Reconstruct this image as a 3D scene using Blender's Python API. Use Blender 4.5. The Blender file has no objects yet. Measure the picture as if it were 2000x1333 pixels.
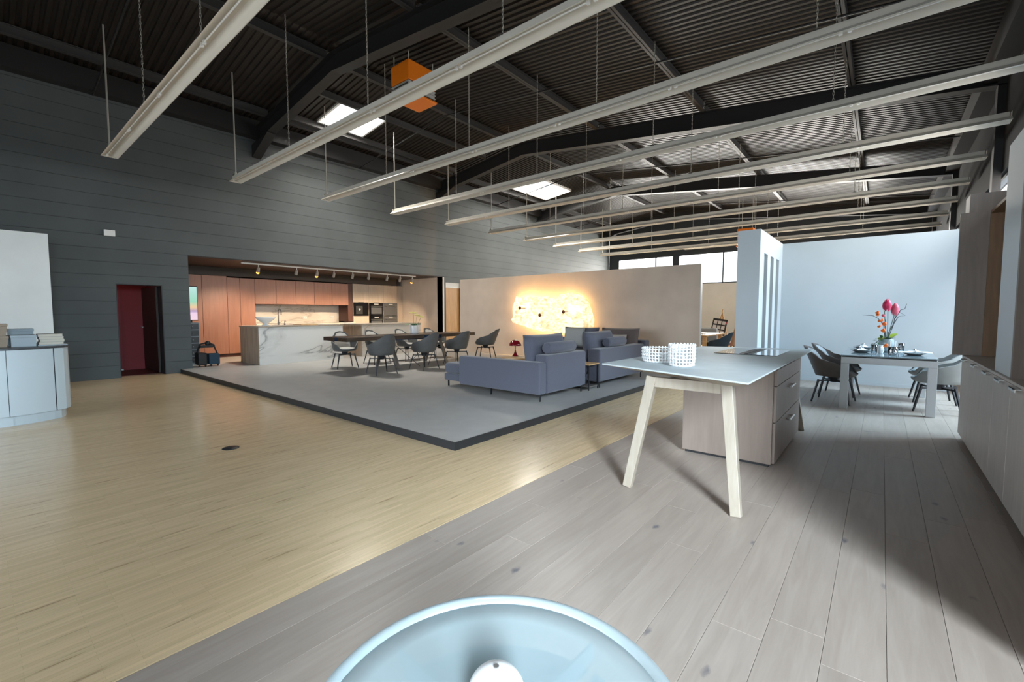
import bpy, bmesh, math, random
from mathutils import Vector, Matrix, noise as mnoise
R = math.radians
random.seed(7)
SC = bpy.context.scene
COL = SC.collection

# ------------------------------------------------------------------ camera
CAM_H = 1.33
cam_d = bpy.data.cameras.new('camera'); cam = bpy.data.objects.new('camera', cam_d); COL.objects.link(cam)
cam_d.sensor_width = 36.0; cam_d.lens = 36.0 * 873 / 2000; cam_d.clip_start = 0.05; cam_d.clip_end = 200
cam.location = (0, 0, CAM_H)
cam.rotation_euler = (R(90 - 3.572), 0, R(39.6))
SC.camera = cam
# ------------------------------------------------------------------ sky and daylight
world = bpy.data.worlds.new('world'); SC.world = world; world.use_nodes = True
bg = world.node_tree.nodes['Background']
bg.inputs[0].default_value = (0.86, 0.93, 1.0, 1); bg.inputs[1].default_value = 2.2
SC.view_settings.view_transform = 'Standard'; SC.view_settings.look = 'None'
SC.view_settings.gamma = 1.0; SC.view_settings.use_curve_mapping = False
SC.view_settings.exposure = 0.27
SC.cycles.use_denoising = True
SC.cycles.max_bounces = 8; SC.cycles.diffuse_bounces = 5; SC.cycles.glossy_bounces = 4
SC.cycles.transmission_bounces = 6; SC.cycles.transparent_max_bounces = 12
SC.cycles.sample_clamp_indirect = 6.0

def area(name, loc, direction, sx, sy, power, col, spread=180):
    l = bpy.data.lights.new(name, 'AREA'); l.shape = 'RECTANGLE'; l.size = sx; l.size_y = sy
    l.energy = power; l.color = col; l.spread = R(spread)
    o = bpy.data.objects.new(name, l); COL.objects.link(o); o.location = loc
    d = Vector(direction).normalized()
    o.rotation_euler = d.to_track_quat('-Z', 'Y').to_euler()
    return o
DAY = (0.80, 0.91, 1.0)
# added area lamps stand in for daylight; some stand metres outside the openings
area('daylight_side_glazing', (7.4, -6.1, 6.0), (-.68, .63, -.42), 2.6, 6.5, 450, (0.74, 0.88, 1.0), 44)
area('daylight_side_sky', (9.0, -1.3, 3.3), (-1, .05, -.1), 4.0, 2.6, 175, (.58, .82, 1.0), 60)
area('daylight_dining_window', (5.5, 9.9, 5.4), (-.7, -.25, -.67), 3.0, 3.0, 300, (0.50, 0.77, 1.0), 80)
area('daylight_clerestory', (1.75, 14.5, 3.25), (-1, 0, -0.2), 15.5, 0.55, 470, (1.0, 0.94, 0.86), 150)
area('daylight_shopfront', (-5.5, -9.5, 2.4), (0, 1, -.08), 8.0, 4.0, 200, (.80, .90, 1.0), 100)  # unseen source behind the camera, added as general fill
area('daylight_far_windows', (-6.0, 23.6, 3.5), (0, -1, -0.05), 11.0, 1.4, 1700, (1.0, 0.96, 0.88))

area('daylight_rooflight_near', (-10.35, 6.28, 6.75), (.12, 0, -1), 1.1, 1.0, 430, (1.0, .95, .86))
area('daylight_rooflight_far', (-10.36, 14.25, 6.75), (.12, 0, -1), 1.2, 2.3, 560, (1.0, .95, .86))

# ------------------------------------------------------------------ helpers
WL = {}
def tag(o, label=None, cat=None, group=None, kind=None):
    if label: o['label'] = label
    if cat: o['category'] = cat
    if group: o['group'] = group
    if kind: o['kind'] = kind
    return o
def thing(name, label, cat, loc=(0, 0, 0), rz=0, group=None, kind=None):
    o = bpy.data.objects.new(name, None); COL.objects.link(o); o.empty_display_size = 0.1
    o.location = loc; o.rotation_euler = (0, 0, rz); WL[o.name] = Vector(loc)
    return tag(o, label, cat, group, kind)
def copy_tree(o, parent=None):
    c = o.copy(); COL.objects.link(c); c.parent = parent
    for ch in list(o.children): copy_tree(ch, c)
    return c
class MB:
    def __init__(s): s.v = []; s.f = []; s.sm = []
    def add(s, verts, faces, smooth=False):
        n = len(s.v); s.v += [Vector(v) for v in verts]
        s.f += [tuple(i + n for i in f) for f in faces]; s.sm += [smooth] * len(faces); return s
    def box(s, x0, x1, y0, y1, z0, z1):
        if x0 > x1: x0, x1 = x1, x0
        if y0 > y1: y0, y1 = y1, y0
        if z0 > z1: z0, z1 = z1, z0
        return s.add([(x0,y0,z0),(x1,y0,z0),(x1,y1,z0),(x0,y1,z0),(x0,y0,z1),(x1,y0,z1),(x1,y1,z1),(x0,y1,z1)],
              [(0,3,2,1),(4,5,6,7),(0,1,5,4),(1,2,6,5),(2,3,7,6),(3,0,4,7)])
    def prism(s, poly, z0, z1, top=None):
        n = len(poly); top = top or poly
        return s.add([(x,y,z0) for x,y in poly]+[(x,y,z1) for x,y in top],
              [tuple(range(n-1,-1,-1)), tuple(range(n,2*n))]+[(i,(i+1)%n,n+(i+1)%n,n+i) for i in range(n)])
    def frame(s, d):
        d = d.normalized(); a = Vector((0,0,1)) if abs(d.z) < .95 else Vector((1,0,0))
        u = d.cross(a).normalized(); return u, d.cross(u).normalized()
    def cyl(s, p0, p1, r0, r1=None, n=10, smooth=True, caps=True):
        p0, p1 = Vector(p0), Vector(p1); r1 = r0 if r1 is None else r1
        u, w = s.frame(p1-p0); V = []
        for p, r in ((p0,r0),(p1,r1)):
            for i in range(n):
                a = 2*math.pi*i/n; V.append(p+u*math.cos(a)*r+w*math.sin(a)*r)
        s.add(V, [(i,(i+1)%n,n+(i+1)%n,n+i) for i in range(n)], smooth)
        if caps: s.add(V, [tuple(range(n-1,-1,-1)), tuple(range(n,2*n))])
        return s
    def bar(s, p0, p1, w0, h0, w1=None, h1=None, up=(0,0,1)):
        p0, p1 = Vector(p0), Vector(p1); w1 = w0 if w1 is None else w1; h1 = h0 if h1 is None else h1
        d = (p1-p0).normalized(); up = Vector(up)
        if abs(d.dot(up)) > .97: up = Vector((1,0,0))
        u = d.cross(up).normalized(); w = u.cross(d).normalized(); V = []
        for p, a, b in ((p0,w0,h0),(p1,w1,h1)):
            V += [p-u*a/2-w*b/2, p+u*a/2-w*b/2, p+u*a/2+w*b/2, p-u*a/2+w*b/2]
        return s.add(V, [(0,3,2,1),(4,5,6,7),(0,1,5,4),(1,2,6,5),(2,3,7,6),(3,0,4,7)])
    def tube(s, pts, r, n=6, smooth=True):
        pts = [Vector(p) for p in pts]; V = []; rs = r if isinstance(r,(list,tuple)) else [r]*len(pts)
        for i, p in enumerate(pts):
            d = pts[min(i+1,len(pts)-1)]-pts[max(i-1,0)]; u, w = s.frame(d)
            for k in range(n):
                a = 2*math.pi*k/n; V.append(p+u*math.cos(a)*rs[i]+w*math.sin(a)*rs[i])
        F = []
        for i in range(len(pts)-1):
            for k in range(n): F.append((i*n+k,i*n+(k+1)%n,(i+1)*n+(k+1)%n,(i+1)*n+k))
        s.add(V, F, smooth); m = len(pts)-1
        return s.add(V, [tuple(range(n-1,-1,-1)), tuple(m*n+k for k in range(n))])
    def lathe(s, prof, c=(0,0,0), n=24, smooth=True, sx=1, sy=1):
        c = Vector(c); V = []
        for r, z in prof:
            for k in range(n):
                a = 2*math.pi*k/n; V.append(c+Vector((r*math.cos(a)*sx, r*math.sin(a)*sy, z)))
        F = []
        for i in range(len(prof)-1):
            for k in range(n): F.append((i*n+k,i*n+(k+1)%n,(i+1)*n+(k+1)%n,(i+1)*n+k))
        return s.add(V, F, smooth)
    def ball(s, c, r, n=10, m=6, sz=1.0):
        prof = [(max(1e-4, r*math.sin(math.pi*i/m)), -r*sz*math.cos(math.pi*i/m)) for i in range(m+1)]
        return s.lathe(prof, c, n)
    def grid(s, P, smooth=True, closed=False):
        n, m = len(P), len(P[0]); V = [p for row in P for p in row]; F = []
        for i in range(n-1):
            for j in range(m if closed else m-1):
                F.append((i*m+j, i*m+(j+1)%m, (i+1)*m+(j+1)%m, (i+1)*m+j))
        return s.add(V, F, smooth)
    def pillow(s, c, sx, sy, sz, n=10, e=0.35):
        # soft cushion: two bulged sheets meeting at a rounded seam
        P = []; Q = []
        for i in range(n+1):
            a = []; b = []
            for j in range(n+1):
                u = -1+2*i/n; v = -1+2*j/n
                k = ((1-abs(u)**4)*(1-abs(v)**4))**e
                x = sx/2*u*(1-.05*abs(v)**4*0-.04*(1-v*v)*abs(u)**3); y = sy/2*v*(1-.04*(1-u*u)*abs(v)**3)
                a.append((c[0]+x, c[1]+y, c[2]+sz/2*k)); b.append((c[0]+x, c[1]+y, c[2]-sz/2*k))
            P.append(a); Q.append(b[::-1])
        s.grid(P); return s.grid(Q)
    def xform(s, mat, start=0):
        for i in range(start, len(s.v)): s.v[i] = mat @ s.v[i]
        return s
    def mesh(s, name, off=Vector((0,0,0))):
        me = bpy.data.meshes.new(name); me.from_pydata([tuple(v-off) for v in s.v], [], s.f)
        me.polygons.foreach_set('use_smooth', s.sm); me.update(); return me
    def build(s, name, mat, parent=None, bevel=0, seg=2, weld=False, sub=0):
        if parent is None:
            xs = [v.x for v in s.v]; ys = [v.y for v in s.v]; zs = [v.z for v in s.v]
            loc = Vector(((min(xs)+max(xs))/2, (min(ys)+max(ys))/2, min(zs))); off = loc
        else:
            loc = Vector((0,0,0)); off = WL.get(parent.name, Vector((0,0,0)))
        me = s.mesh(name, off); me.materials.append(mat)
        if weld:
            b = bmesh.new(); b.from_mesh(me); bmesh.ops.remove_doubles(b, verts=b.verts, dist=1e-5)
            bmesh.ops.recalc_face_normals(b, faces=b.faces); b.to_mesh(me); b.free()
        o = bpy.data.objects.new(name, me); COL.objects.link(o); o.location = loc
        if parent is not None: o.parent = parent
        WL[o.name] = off
        if sub:
            m = o.modifiers.new('sub', 'SUBSURF'); m.levels = sub; m.render_levels = sub
        if bevel:
            m = o.modifiers.new('bevel', 'BEVEL'); m.width = bevel; m.segments = seg; m.limit_method = 'ANGLE'; m.angle_limit = R(40)
        return o
def box(name, mat, x0, x1, y0, y1, z0, z1, parent=None, bevel=0.0, seg=2):
    return MB().box(x0,x1,y0,y1,z0,z1).build(name, mat, parent, bevel, seg)

# ------------------------------------------------------------------ materials
MATS = {}
def nt_new(name):
    m = bpy.data.materials.new(name); m.use_nodes = True; t = m.node_tree
    return m, t, t.nodes['Principled BSDF']
def N(t, kind, **kw):
    n = t.nodes.new(kind)
    for k, v in kw.items():
        if k in n.inputs: n.inputs[k].default_value = v
        else: setattr(n, k, v)
    return n
def ramp(t, fac, stops):
    r = t.nodes.new('ShaderNodeValToRGB'); e = r.color_ramp.elements
    while len(e) < len(stops): e.new(0.5)
    for el, (p, c) in zip(e, stops): el.position = p; el.color = (*c, 1) if len(c) == 3 else c
    t.links.new(fac, r.inputs[0]); return r
def coords(t, scale=(1,1,1), kind='Object', rand=0):
    tc = t.nodes.new('ShaderNodeTexCoord'); mp = t.nodes.new('ShaderNodeMapping'); mp.inputs['Scale'].default_value = scale
    t.links.new(tc.outputs[kind], mp.inputs[0])
    if rand:
        oi = t.nodes.new('ShaderNodeObjectInfo'); mu = N(t, 'ShaderNodeMath', operation='MULTIPLY'); mu.inputs[1].default_value = rand
        t.links.new(oi.outputs['Random'], mu.inputs[0]); t.links.new(mu.outputs[0], mp.inputs['Location'])
        return mp.outputs[0], oi.outputs['Random']
    return mp.outputs[0]
def mat(name, col, rough=.5, metal=0.0, var=0.0, vs=6.0, bump=0.0, bs=60.0, spec=.5, stretch=(1,1,1), coat=0.0, trans=0.0, ior=1.45, emit=None, es=0.0, sheen=0.0, alpha=1.0):
    m, t, p = nt_new(name)
    p.inputs['Base Color'].default_value = (*col, 1); p.inputs['Roughness'].default_value = rough
    p.inputs['Metallic'].default_value = metal; p.inputs['Specular IOR Level'].default_value = spec
    p.inputs['Coat Weight'].default_value = coat; p.inputs['Transmission Weight'].default_value = trans; p.inputs['IOR'].default_value = ior
    p.inputs['Sheen Weight'].default_value = sheen; p.inputs['Alpha'].default_value = alpha
    if emit: p.inputs['Emission Color'].default_value = (*emit, 1); p.inputs['Emission Strength'].default_value = es
    if var or bump: v = coords(t, stretch)
    if var:
        n = N(t, 'ShaderNodeTexNoise', Scale=vs, Detail=5.0); t.links.new(v, n.inputs['Vector'])
        r = ramp(t, n.outputs[0], [(.3, tuple(c*(1-var) for c in col)), (.7, tuple(min(1, c*(1+var)) for c in col))])
        t.links.new(r.outputs[0], p.inputs['Base Color'])
    if bump:
        n2 = N(t, 'ShaderNodeTexNoise', Scale=bs, Detail=4.0); t.links.new(v, n2.inputs['Vector'])
        b = N(t, 'ShaderNodeBump', Strength=bump); b.inputs['Distance'].default_value = .01
        t.links.new(n2.outputs[0], b.inputs['Height']); t.links.new(b.outputs[0], p.inputs['Normal'])
    MATS[name] = m; return m
def wood(name, c0, c1, rough=.45, axis=2, scale=1.0, rand=0, knots=None, tint=0.0, bump=.08, contrast=(.3,.7)):
    m, t, p = nt_new(name); st = [14*scale]*3; st[axis] = 1.2*scale
    if rand: v, rnd = coords(t, tuple(st), rand=rand)
    else: v = coords(t, tuple(st))
    n = N(t, 'ShaderNodeTexNoise', Scale=1.6, Detail=7.0, Roughness=.62, Distortion=.6); t.links.new(v, n.inputs['Vector'])
    r = ramp(t, n.outputs[0], [(contrast[0], c0), (contrast[1], c1)]); out = r.outputs[0]
    if tint:
        hs = N(t, 'ShaderNodeHueSaturation'); mr = N(t, 'ShaderNodeMapRange'); mr.inputs['To Min'].default_value = 1-tint; mr.inputs['To Max'].default_value = 1+tint
        t.links.new(rnd, mr.inputs['Value']); t.links.new(mr.outputs[0], hs.inputs['Value']); t.links.new(out, hs.inputs['Color']); out = hs.outputs[0]
    if knots:
        ks = [4.2]*3; ks[axis] = 2.2
        v2, _ = coords(t, tuple(ks), rand=rand or 1)
        vo = N(t, 'ShaderNodeTexVoronoi', Scale=1.0); t.links.new(v2, vo.inputs['Vector'])
        nn = N(t, 'ShaderNodeTexNoise', Scale=9.0, Detail=3.0); t.links.new(v2, nn.inputs['Vector'])
        ad = N(t, 'ShaderNodeMath', operation='MULTIPLY_ADD'); ad.inputs[1].default_value = .12; t.links.new(nn.outputs[0], ad.inputs[0]); t.links.new(vo.outputs['Distance'], ad.inputs[2])
        kr = ramp(t, ad.outputs[0], [(.085, (1,1,1)), (.15, (0,0,0))])
        mx = N(t, 'ShaderNodeMix', data_type='RGBA'); mx.inputs['B'].default_value = (*knots, 1)
        t.links.new(kr.outputs[0], mx.inputs['Factor']); t.links.new(out, mx.inputs['A']); out = mx.outputs['Result']
    t.links.new(out, p.inputs['Base Color']); p.inputs['Roughness'].default_value = rough
    if bump:
        b = N(t, 'ShaderNodeBump', Strength=bump); b.inputs['Distance'].default_value = .01
        t.links.new(n.outputs[0], b.inputs['Height']); t.links.new(b.outputs[0], p.inputs['Normal'])
    MATS[name] = m; return m
def marble(name, base, vein, soft, rough=.25):
    m, t, p = nt_new(name); v = coords(t, (1, .42, 1.7))
    n = N(t, 'ShaderNodeTexNoise', Scale=.75, Detail=6.0, Roughness=.55, Distortion=1.0); t.links.new(v, n.inputs['Vector'])
    r = ramp(t, n.outputs[0], [(.44, base), (.485, soft), (.499, vein), (.507, soft), (.54, base)])
    t.links.new(r.outputs[0], p.inputs['Base Color']); p.inputs['Roughness'].default_value = rough
    MATS[name] = m; return m

m_wall_dark = mat('slate_painted_boards', (.077,.087,.089), .65, var=.10, vs=1.2, bump=.05, bs=30)
m_wall_dark_b = mat('slate_painted_core', (.03,.033,.035), .7)
m_black = mat('black_steel', (.012,.012,.013), .45)
m_roof = mat('dark_brown_corrugated_steel', (.019,.0145,.0115), .42, var=.15, vs=3, spec=.4)
m_steel = mat('dark_painted_steel_beams', (.05,.048,.047), .5)
m_beam = mat('black_painted_rafters', (.018,.017,.017), .5)
m_trunk = mat('weathered_white_metal', (.56,.53,.46), .45, var=.08, vs=4, stretch=(.3,6,6))
m_reflector = mat('white_enamel_reflector', (.62,.585,.51), .35, var=.06, vs=3, stretch=(.3,6,6))
m_chain = mat('galvanised_chain', (.55,.53,.47), .4, metal=.6)
m_tube = mat('unlit_fluorescent_tube', (.85,.86,.84), .25)
m_orange = mat('orange_powder_coat', (.86,.21,.008), .45)
m_grey_metal = mat('pale_grey_metal', (.55,.55,.52), .4, metal=.2)
m_white = mat('white_plaster', (.56,.645,.70), .75, var=.02, vs=3)
m_offwhite = mat('cream_plaster', (.70,.715,.70), .75, var=.04, vs=2)
m_concrete = mat('beige_concrete_board', (.64,.545,.455), .6, var=.10, vs=1.3, bump=.05, bs=25)
m_platform = mat('grey_vinyl', (.42,.408,.39), .42, var=.06, vs=5)
m_trim_black = mat('black_edge_trim', (.018,.019,.021), .45)
m_red = mat('dark_red_paint', (.24,.014,.016), .6)
m_doorleaf = mat('dark_brown_door', (.035,.018,.012), .5)
m_glass = mat('clear_glass', (.95,.98,1), .02, trans=1.0, ior=1.45)
m_frame_dark = mat('anthracite_window_frame', (.035,.045,.055), .5)
m_copper = wood('copper_brown_laminate', (.30,.135,.088), (.37,.175,.115), .38, 2, .8, bump=.02)
m_copper_dark = mat('deep_brown_panel', (.085,.032,.022), .45)
m_bulk = mat('dark_taupe_bulkhead', (.045,.035,.028), .6)
m_alc_ceiling = mat('dark_brown_alcove_ceiling', (.03,.018,.013), .55)
m_beige = wood('beige_limed_oak', (.42,.345,.27), (.50,.42,.335), .5, 2, .7, bump=.03)
m_marble = marble('veined_quartzite', (.78,.79,.77), (.33,.34,.34), (.68,.69,.67))
m_marble_w = marble('warm_quartzite', (.62,.585,.53), (.40,.36,.31), (.57,.53,.47))
m_oak_side = wood('knotty_oak_side', (.27,.205,.15), (.46,.37,.285), .5, 2, .6)
m_oak_door = wood('golden_oak_door', (.33,.17,.06), (.50,.29,.115), .45, 2, .7)
m_appl = mat('black_glass_appliance', (.008,.008,.009), .08, coat=.5)
m_appl_g = mat('grey_oven_glass', (.09,.095,.10), .15)
m_display = mat('pale_display', (.5,.52,.52), .3)
m_plank = wood('pale_limed_oak_plank', (.33,.27,.225), (.40,.335,.285), .42, 1, 1.0, rand=37, knots=(.13,.125,.135), tint=.06, bump=.03)
m_isl_box = wood('greige_oak_veneer', (.215,.165,.135), (.255,.20,.165), .45, 2, 1.2, bump=.03)
m_isl_leg = wood('bleached_ash', (.31,.262,.20), (.38,.33,.265), .45, 2, 1.0, bump=.03)
m_isl_top = mat('grey_ceramic_top', (.56,.62,.635), .6, var=.04, vs=8, spec=.12)
m_cooktop = mat('black_glass_cooktop', (.012,.013,.014), .04, coat=1.0)
m_steel_br = mat('brushed_steel', (.62,.62,.60), .3, metal=1.0)
m_ceramic = mat('white_glazed_ceramic', (.86,.87,.87), .18, coat=.3)
m_sofa = mat('blue_grey_wool', (.095,.102,.135), .9, var=.08, vs=90, bump=.15, bs=400, sheen=.25)
m_sofa_brown = mat('taupe_wool', (.13,.105,.10), .9, var=.08, vs=90, bump=.15, bs=400, sheen=.2)
m_pillow_w = mat('pale_linen', (.47,.44,.40), .9, var=.06, vs=60, bump=.2, bs=300)
m_pillow_g = mat('light_grey_linen', (.36,.38,.38), .9, var=.06, vs=60, bump=.2, bs=300)
m_shell = mat('charcoal_leather', (.105,.108,.108), .5, var=.08, vs=10, bump=.05, bs=150)
m_shell_br = mat('dark_brown_leather', (.095,.08,.072), .48, var=.1, vs=10, bump=.05, bs=150)
m_shell_gr = mat('stone_grey_leather', (.27,.28,.27), .5, var=.06, vs=10, bump=.05, bs=150)
m_pad = mat('light_grey_pad', (.50,.49,.46), .75, var=.05, vs=20)
m_pad_d = mat('mid_grey_pad', (.30,.33,.35), .75, var=.05, vs=20)
m_leg = mat('black_lacquered_leg', (.014,.016,.02), .35)
m_walnut = wood('dark_walnut_slab', (.018,.011,.008), (.085,.05,.03), .35, 1, .7)
m_epoxy = mat('blue_black_resin', (.012,.03,.07), .1, var=.8, vs=14, coat=.5)
m_rawsteel = mat('raw_grey_steel', (.22,.20,.185), .4, metal=.5)
m_redlamp = mat('oxblood_lacquer', (.16,.004,.010), .12, coat=.6)
m_tabletop_wood = wood('honey_oak_top', (.42,.25,.11), (.58,.38,.19), .4, 0, .8)
m_green = mat('leaf_green', (.05,.17,.06), .5, var=.3, vs=20)
m_lime = mat('lime_green', (.38,.48,.05), .5, var=.15, vs=20)
m_yellow = mat('pale_yellow_umbel', (.66,.66,.22), .7, var=.15, vs=60)
m_stem = mat('green_stem', (.05,.09,.05), .6)
m_twig = mat('dark_twig', (.03,.035,.045), .6)
m_tulip = mat('magenta_petal', (.55,.03,.11), .4, var=.25, vs=25)
m_tulip2 = mat('rose_petal', (.62,.12,.19), .4, var=.25, vs=25)
m_blossom = mat('orange_blossom', (.80,.16,.02), .5, var=.2, vs=40)
m_pinkb = mat('pink_blossom', (.6,.10,.14), .5)
m_tbl_frame = mat('satin_silver_frame', (.60,.64,.66), .4, metal=.15)
m_tbl_glass = mat('grey_satin_glass', (.20,.255,.28), .12, coat=.4)
m_plate = mat('grey_stoneware', (.25,.28,.29), .35)
m_napkin = mat('white_linen', (.85,.88,.90), .85)
m_candle = mat('white_wax', (.85,.84,.80), .5)
m_vaseglass = mat('smoky_vase_glass', (.42,.52,.55), .1, trans=.35)
m_cab = wood('greige_larch_front', (.46,.42,.385), (.54,.495,.455), .5, 2, 1.2, bump=.02)
m_unit = wood('grey_brown_oak_end', (.19,.155,.13), (.235,.195,.165), .5, 2, 1.0, bump=.02)
m_niche = wood('warm_walnut_niche', (.14,.075,.035), (.22,.125,.06), .5, 2, .8)
m_cab_dark = wood('brown_oak_panel', (.12,.09,.07), (.17,.135,.11), .5, 2, .8)
m_counter = mat('white_satin_counter', (.52,.58,.61), .4)
m_counter_top = mat('dark_grey_top', (.05,.055,.06), .35)
m_cardboard = mat('brown_cardboard', (.30,.23,.17), .8, var=.06, vs=10)
m_greybox = mat('grey_board_box', (.33,.37,.39), .7)
m_book = mat('cream_paper', (.52,.47,.39), .8)
m_book_cover = mat('taupe_cover', (.40,.37,.32), .6)
m_navy = mat('navy_fabric', (.02,.045,.075), .8)
m_tan = mat('tan_fabric', (.42,.26,.16), .8)
m_pinkish = mat('dusty_pink_seat', (.38,.2,.18), .8)
m_screen_board = mat('black_print_board', (.02,.018,.02), .6)
m_print = mat('pale_prints', (.55,.52,.52), .7)
m_rust = mat('brown_button', (.20,.07,.02), .5)
m_frost = mat('frosted_glass_disc', (.36,.45,.47), .3, alpha=.50)
m_frost_edge = mat('polished_glass_rim', (.38,.46,.48), .08, alpha=.6, coat=.6)
m_bulb_on = mat('glowing_amber_lens', (.9,.4,.08), .4, emit=(1,.38,.05), es=4.0)
m_spot_grey = mat('grey_spot_body', (.30,.27,.24), .4, metal=.4)
m_plug = mat('white_plastic', (.8,.8,.78), .4)
m_teal_book = mat('teal_box', (.10,.35,.33), .6)

def parquet_mat():
    m, t, p = nt_new('industrial_oak_parquet')
    tc = t.nodes.new('ShaderNodeTexCoord'); mp = t.nodes.new('ShaderNodeMapping'); mp.inputs['Rotation'].default_value = (0,0,R(90))
    t.links.new(tc.outputs['Object'], mp.inputs[0])
    br = N(t, 'ShaderNodeTexBrick', offset=.37, squash=1.0); br.inputs['Scale'].default_value = 1.0
    br.inputs['Brick Width'].default_value = .30; br.inputs['Row Height'].default_value = .0235
    br.inputs['Mortar Size'].default_value = .0003; br.inputs['Mortar Smooth'].default_value = .3; br.inputs['Bias'].default_value = -.15
    br.inputs['Color1'].default_value = (.74,.555,.34,1); br.inputs['Color2'].default_value = (.65,.485,.29,1); br.inputs['Mortar'].default_value = (.36,.26,.155,1)
    t.links.new(mp.outputs[0], br.inputs['Vector'])
    v = coords(t, (42.5, 2.4, 1)); n = N(t, 'ShaderNodeTexNoise', Scale=1.0, Detail=3.0); t.links.new(v, n.inputs['Vector'])
    r = ramp(t, n.outputs[0], [(.27, (.50,.44,.38)), (.345, (.93,.93,.93)), (.70, (1.08,1.07,1.05))])
    mx = N(t, 'ShaderNodeMix', data_type='RGBA', blend_type='MULTIPLY'); mx.inputs['Factor'].default_value = .85
    t.links.new(br.outputs[0], mx.inputs['A']); t.links.new(r.outputs[0], mx.inputs['B'])
    t.links.new(mx.outputs['Result'], p.inputs['Base Color'])
    p.inputs['Roughness'].default_value = .21; p.inputs['Specular IOR Level'].default_value = .5
    b = N(t, 'ShaderNodeBump', Strength=.05); b.inputs['Distance'].default_value = .002
    t.links.new(n.outputs[0], b.inputs['Height']); t.links.new(b.outputs[0], p.inputs['Normal'])
    return m
m_parquet = parquet_mat()

def lamp_mat():
    m, t, p = nt_new('glowing_crumpled_sheet'); v = coords(t, (1,1,1))
    n = N(t, 'ShaderNodeTexNoise', Scale=5.5, Detail=5.0, Distortion=2.5); t.links.new(v, n.inputs['Vector'])
    r = ramp(t, n.outputs[0], [(.36, (1.0,.62,.16)), (.46, (1.0,.80,.38)), (.56, (1.0,.90,.60))])
    mr = N(t, 'ShaderNodeMapRange'); mr.inputs['From Min'].default_value = .36; mr.inputs['From Max'].default_value = .58
    mr.inputs['To Min'].default_value = .44; mr.inputs['To Max'].default_value = .92; t.links.new(n.outputs[0], mr.inputs['Value'])
    p.inputs['Base Color'].default_value = (.85,.78,.62,1); p.inputs['Roughness'].default_value = .6
    t.links.new(r.outputs[0], p.inputs['Emission Color']); t.links.new(mr.outputs[0], p.inputs['Emission Strength'])
    return m
m_cloud = lamp_mat()
def screen_mat():
    m, t, p = nt_new('lit_display_picture'); tc = t.nodes.new('ShaderNodeTexCoord'); sx = t.nodes.new('ShaderNodeSeparateXYZ')
    t.links.new(tc.outputs['Generated'], sx.inputs[0])
    r = ramp(t, sx.outputs[2], [(0,(1,.75,.85)), (.2,(.95,.7,.9)), (.26,(.5,.35,.6)), (.38,(.95,.65,.35)), (.55,(.35,.75,.55)), (1,(.55,.85,.8))])
    p.inputs['Base Color'].default_value = (.02,.02,.02,1); t.links.new(r.outputs[0], p.inputs['Emission Color']); p.inputs['Emission Strength'].default_value = .75
    return m
m_screen = screen_mat()

# ================================================================== THE SETTING
XL, XR, YF, YB = -12.0, 1.35, 23.1, -4.0          # left wall, right wall, far wall, shopfront wall
XRIDGE, ZRIDGE = -8.2, 6.43
def deck_z(x):
    return ZRIDGE - (.13*(XRIDGE-x) if x < XRIDGE else .108*(x-XRIDGE))
PZ = 0.08                                          # platform height
PX, PY = -3.13, 2.92                               # platform corner

def struct(o, label, cat): return tag(o, label, cat, kind='structure')
def split(a0, a1, b0, b1, holes):
    """rectangles covering [a0,a1]x[b0,b1] without the holes (a0,a1,b0,b1)"""
    A = sorted({a0, a1, *[min(max(h[k], a0), a1) for h in holes for k in (0,1)]})
    B = sorted({b0, b1, *[min(max(h[k], b0), b1) for h in holes for k in (2,3)]})
    out = []
    for i in range(len(A)-1):
        for j in range(len(B)-1):
            ca, cb = (A[i]+A[i+1])/2, (B[j]+B[j+1])/2
            if not any(h[0] < ca < h[1] and h[2] < cb < h[3] for h in holes): out.append((A[i],A[i+1],B[j],B[j+1]))
    return out

# ---- floor: parquet sheet with the oak planks laid beside it
floor = box('floor', m_parquet, -12.3, -2.085, -4.2, 23.3, -.1, 0)
struct(floor, 'floor of honey oak parquet with pale wide planks along the right side', 'floor')
sub = MB().box(-2.085, 1.5, -4.2, 23.3, -.1, -.016).build('plank_bed', m_trim_black, floor)
pw = .195; xs0 = -2.08; ncol = 18
plank_meshes = {}
def plank_mesh(L):
    key = round(L, 2)
    if key not in plank_meshes:
        b = MB().box(-pw/2+.0007, pw/2-.0007, -L/2+.0006, L/2-.0006, -.015, 0)
        me = b.mesh('plank'); me.materials.append(m_plank)
        bb = bmesh.new(); bb.from_mesh(me); bmesh.ops.bevel(bb, geom=[e for e in bb.edges if e.verts[0].co.z > -.001 and e.verts[1].co.z > -.001], offset=.0008, segments=1, affect='EDGES'); bb.to_mesh(me); bb.free()
        plank_meshes[key] = me
    return plank_meshes[key]
fl = WL[floor.name]
for c in range(ncol):
    y = -1.9 - random.random()*1.6
    while y < 11.4:
        L = random.choice((1.6, 1.9, 1.9, 2.2)); 
        if y + L > -.6:
            o = bpy.data.objects.new('plank', plank_mesh(L)); COL.objects.link(o); o.parent = floor
            o.location = Vector((xs0+pw*(c+.5), y+L/2, 0)) - fl
        y += L
# far and near ends of the plank floor, too far off to tell the boards apart
MB().box(-2.08, 1.43, 11.4, 23.2, -.015, -.001).build('plank_field', m_plank, floor)
MB().box(-2.08, 1.43, -4.1, -2.0, -.015, -.001).build('plank_field', m_plank, floor)
tag(MB().lathe([(.001,.001),(.075,.001),(.07,.006),(.001,.006)],(-4.9,1.57,0),24).build('floor_outlet', m_black), 'small dark floor outlet cover set in the parquet', 'outlet')

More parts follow.
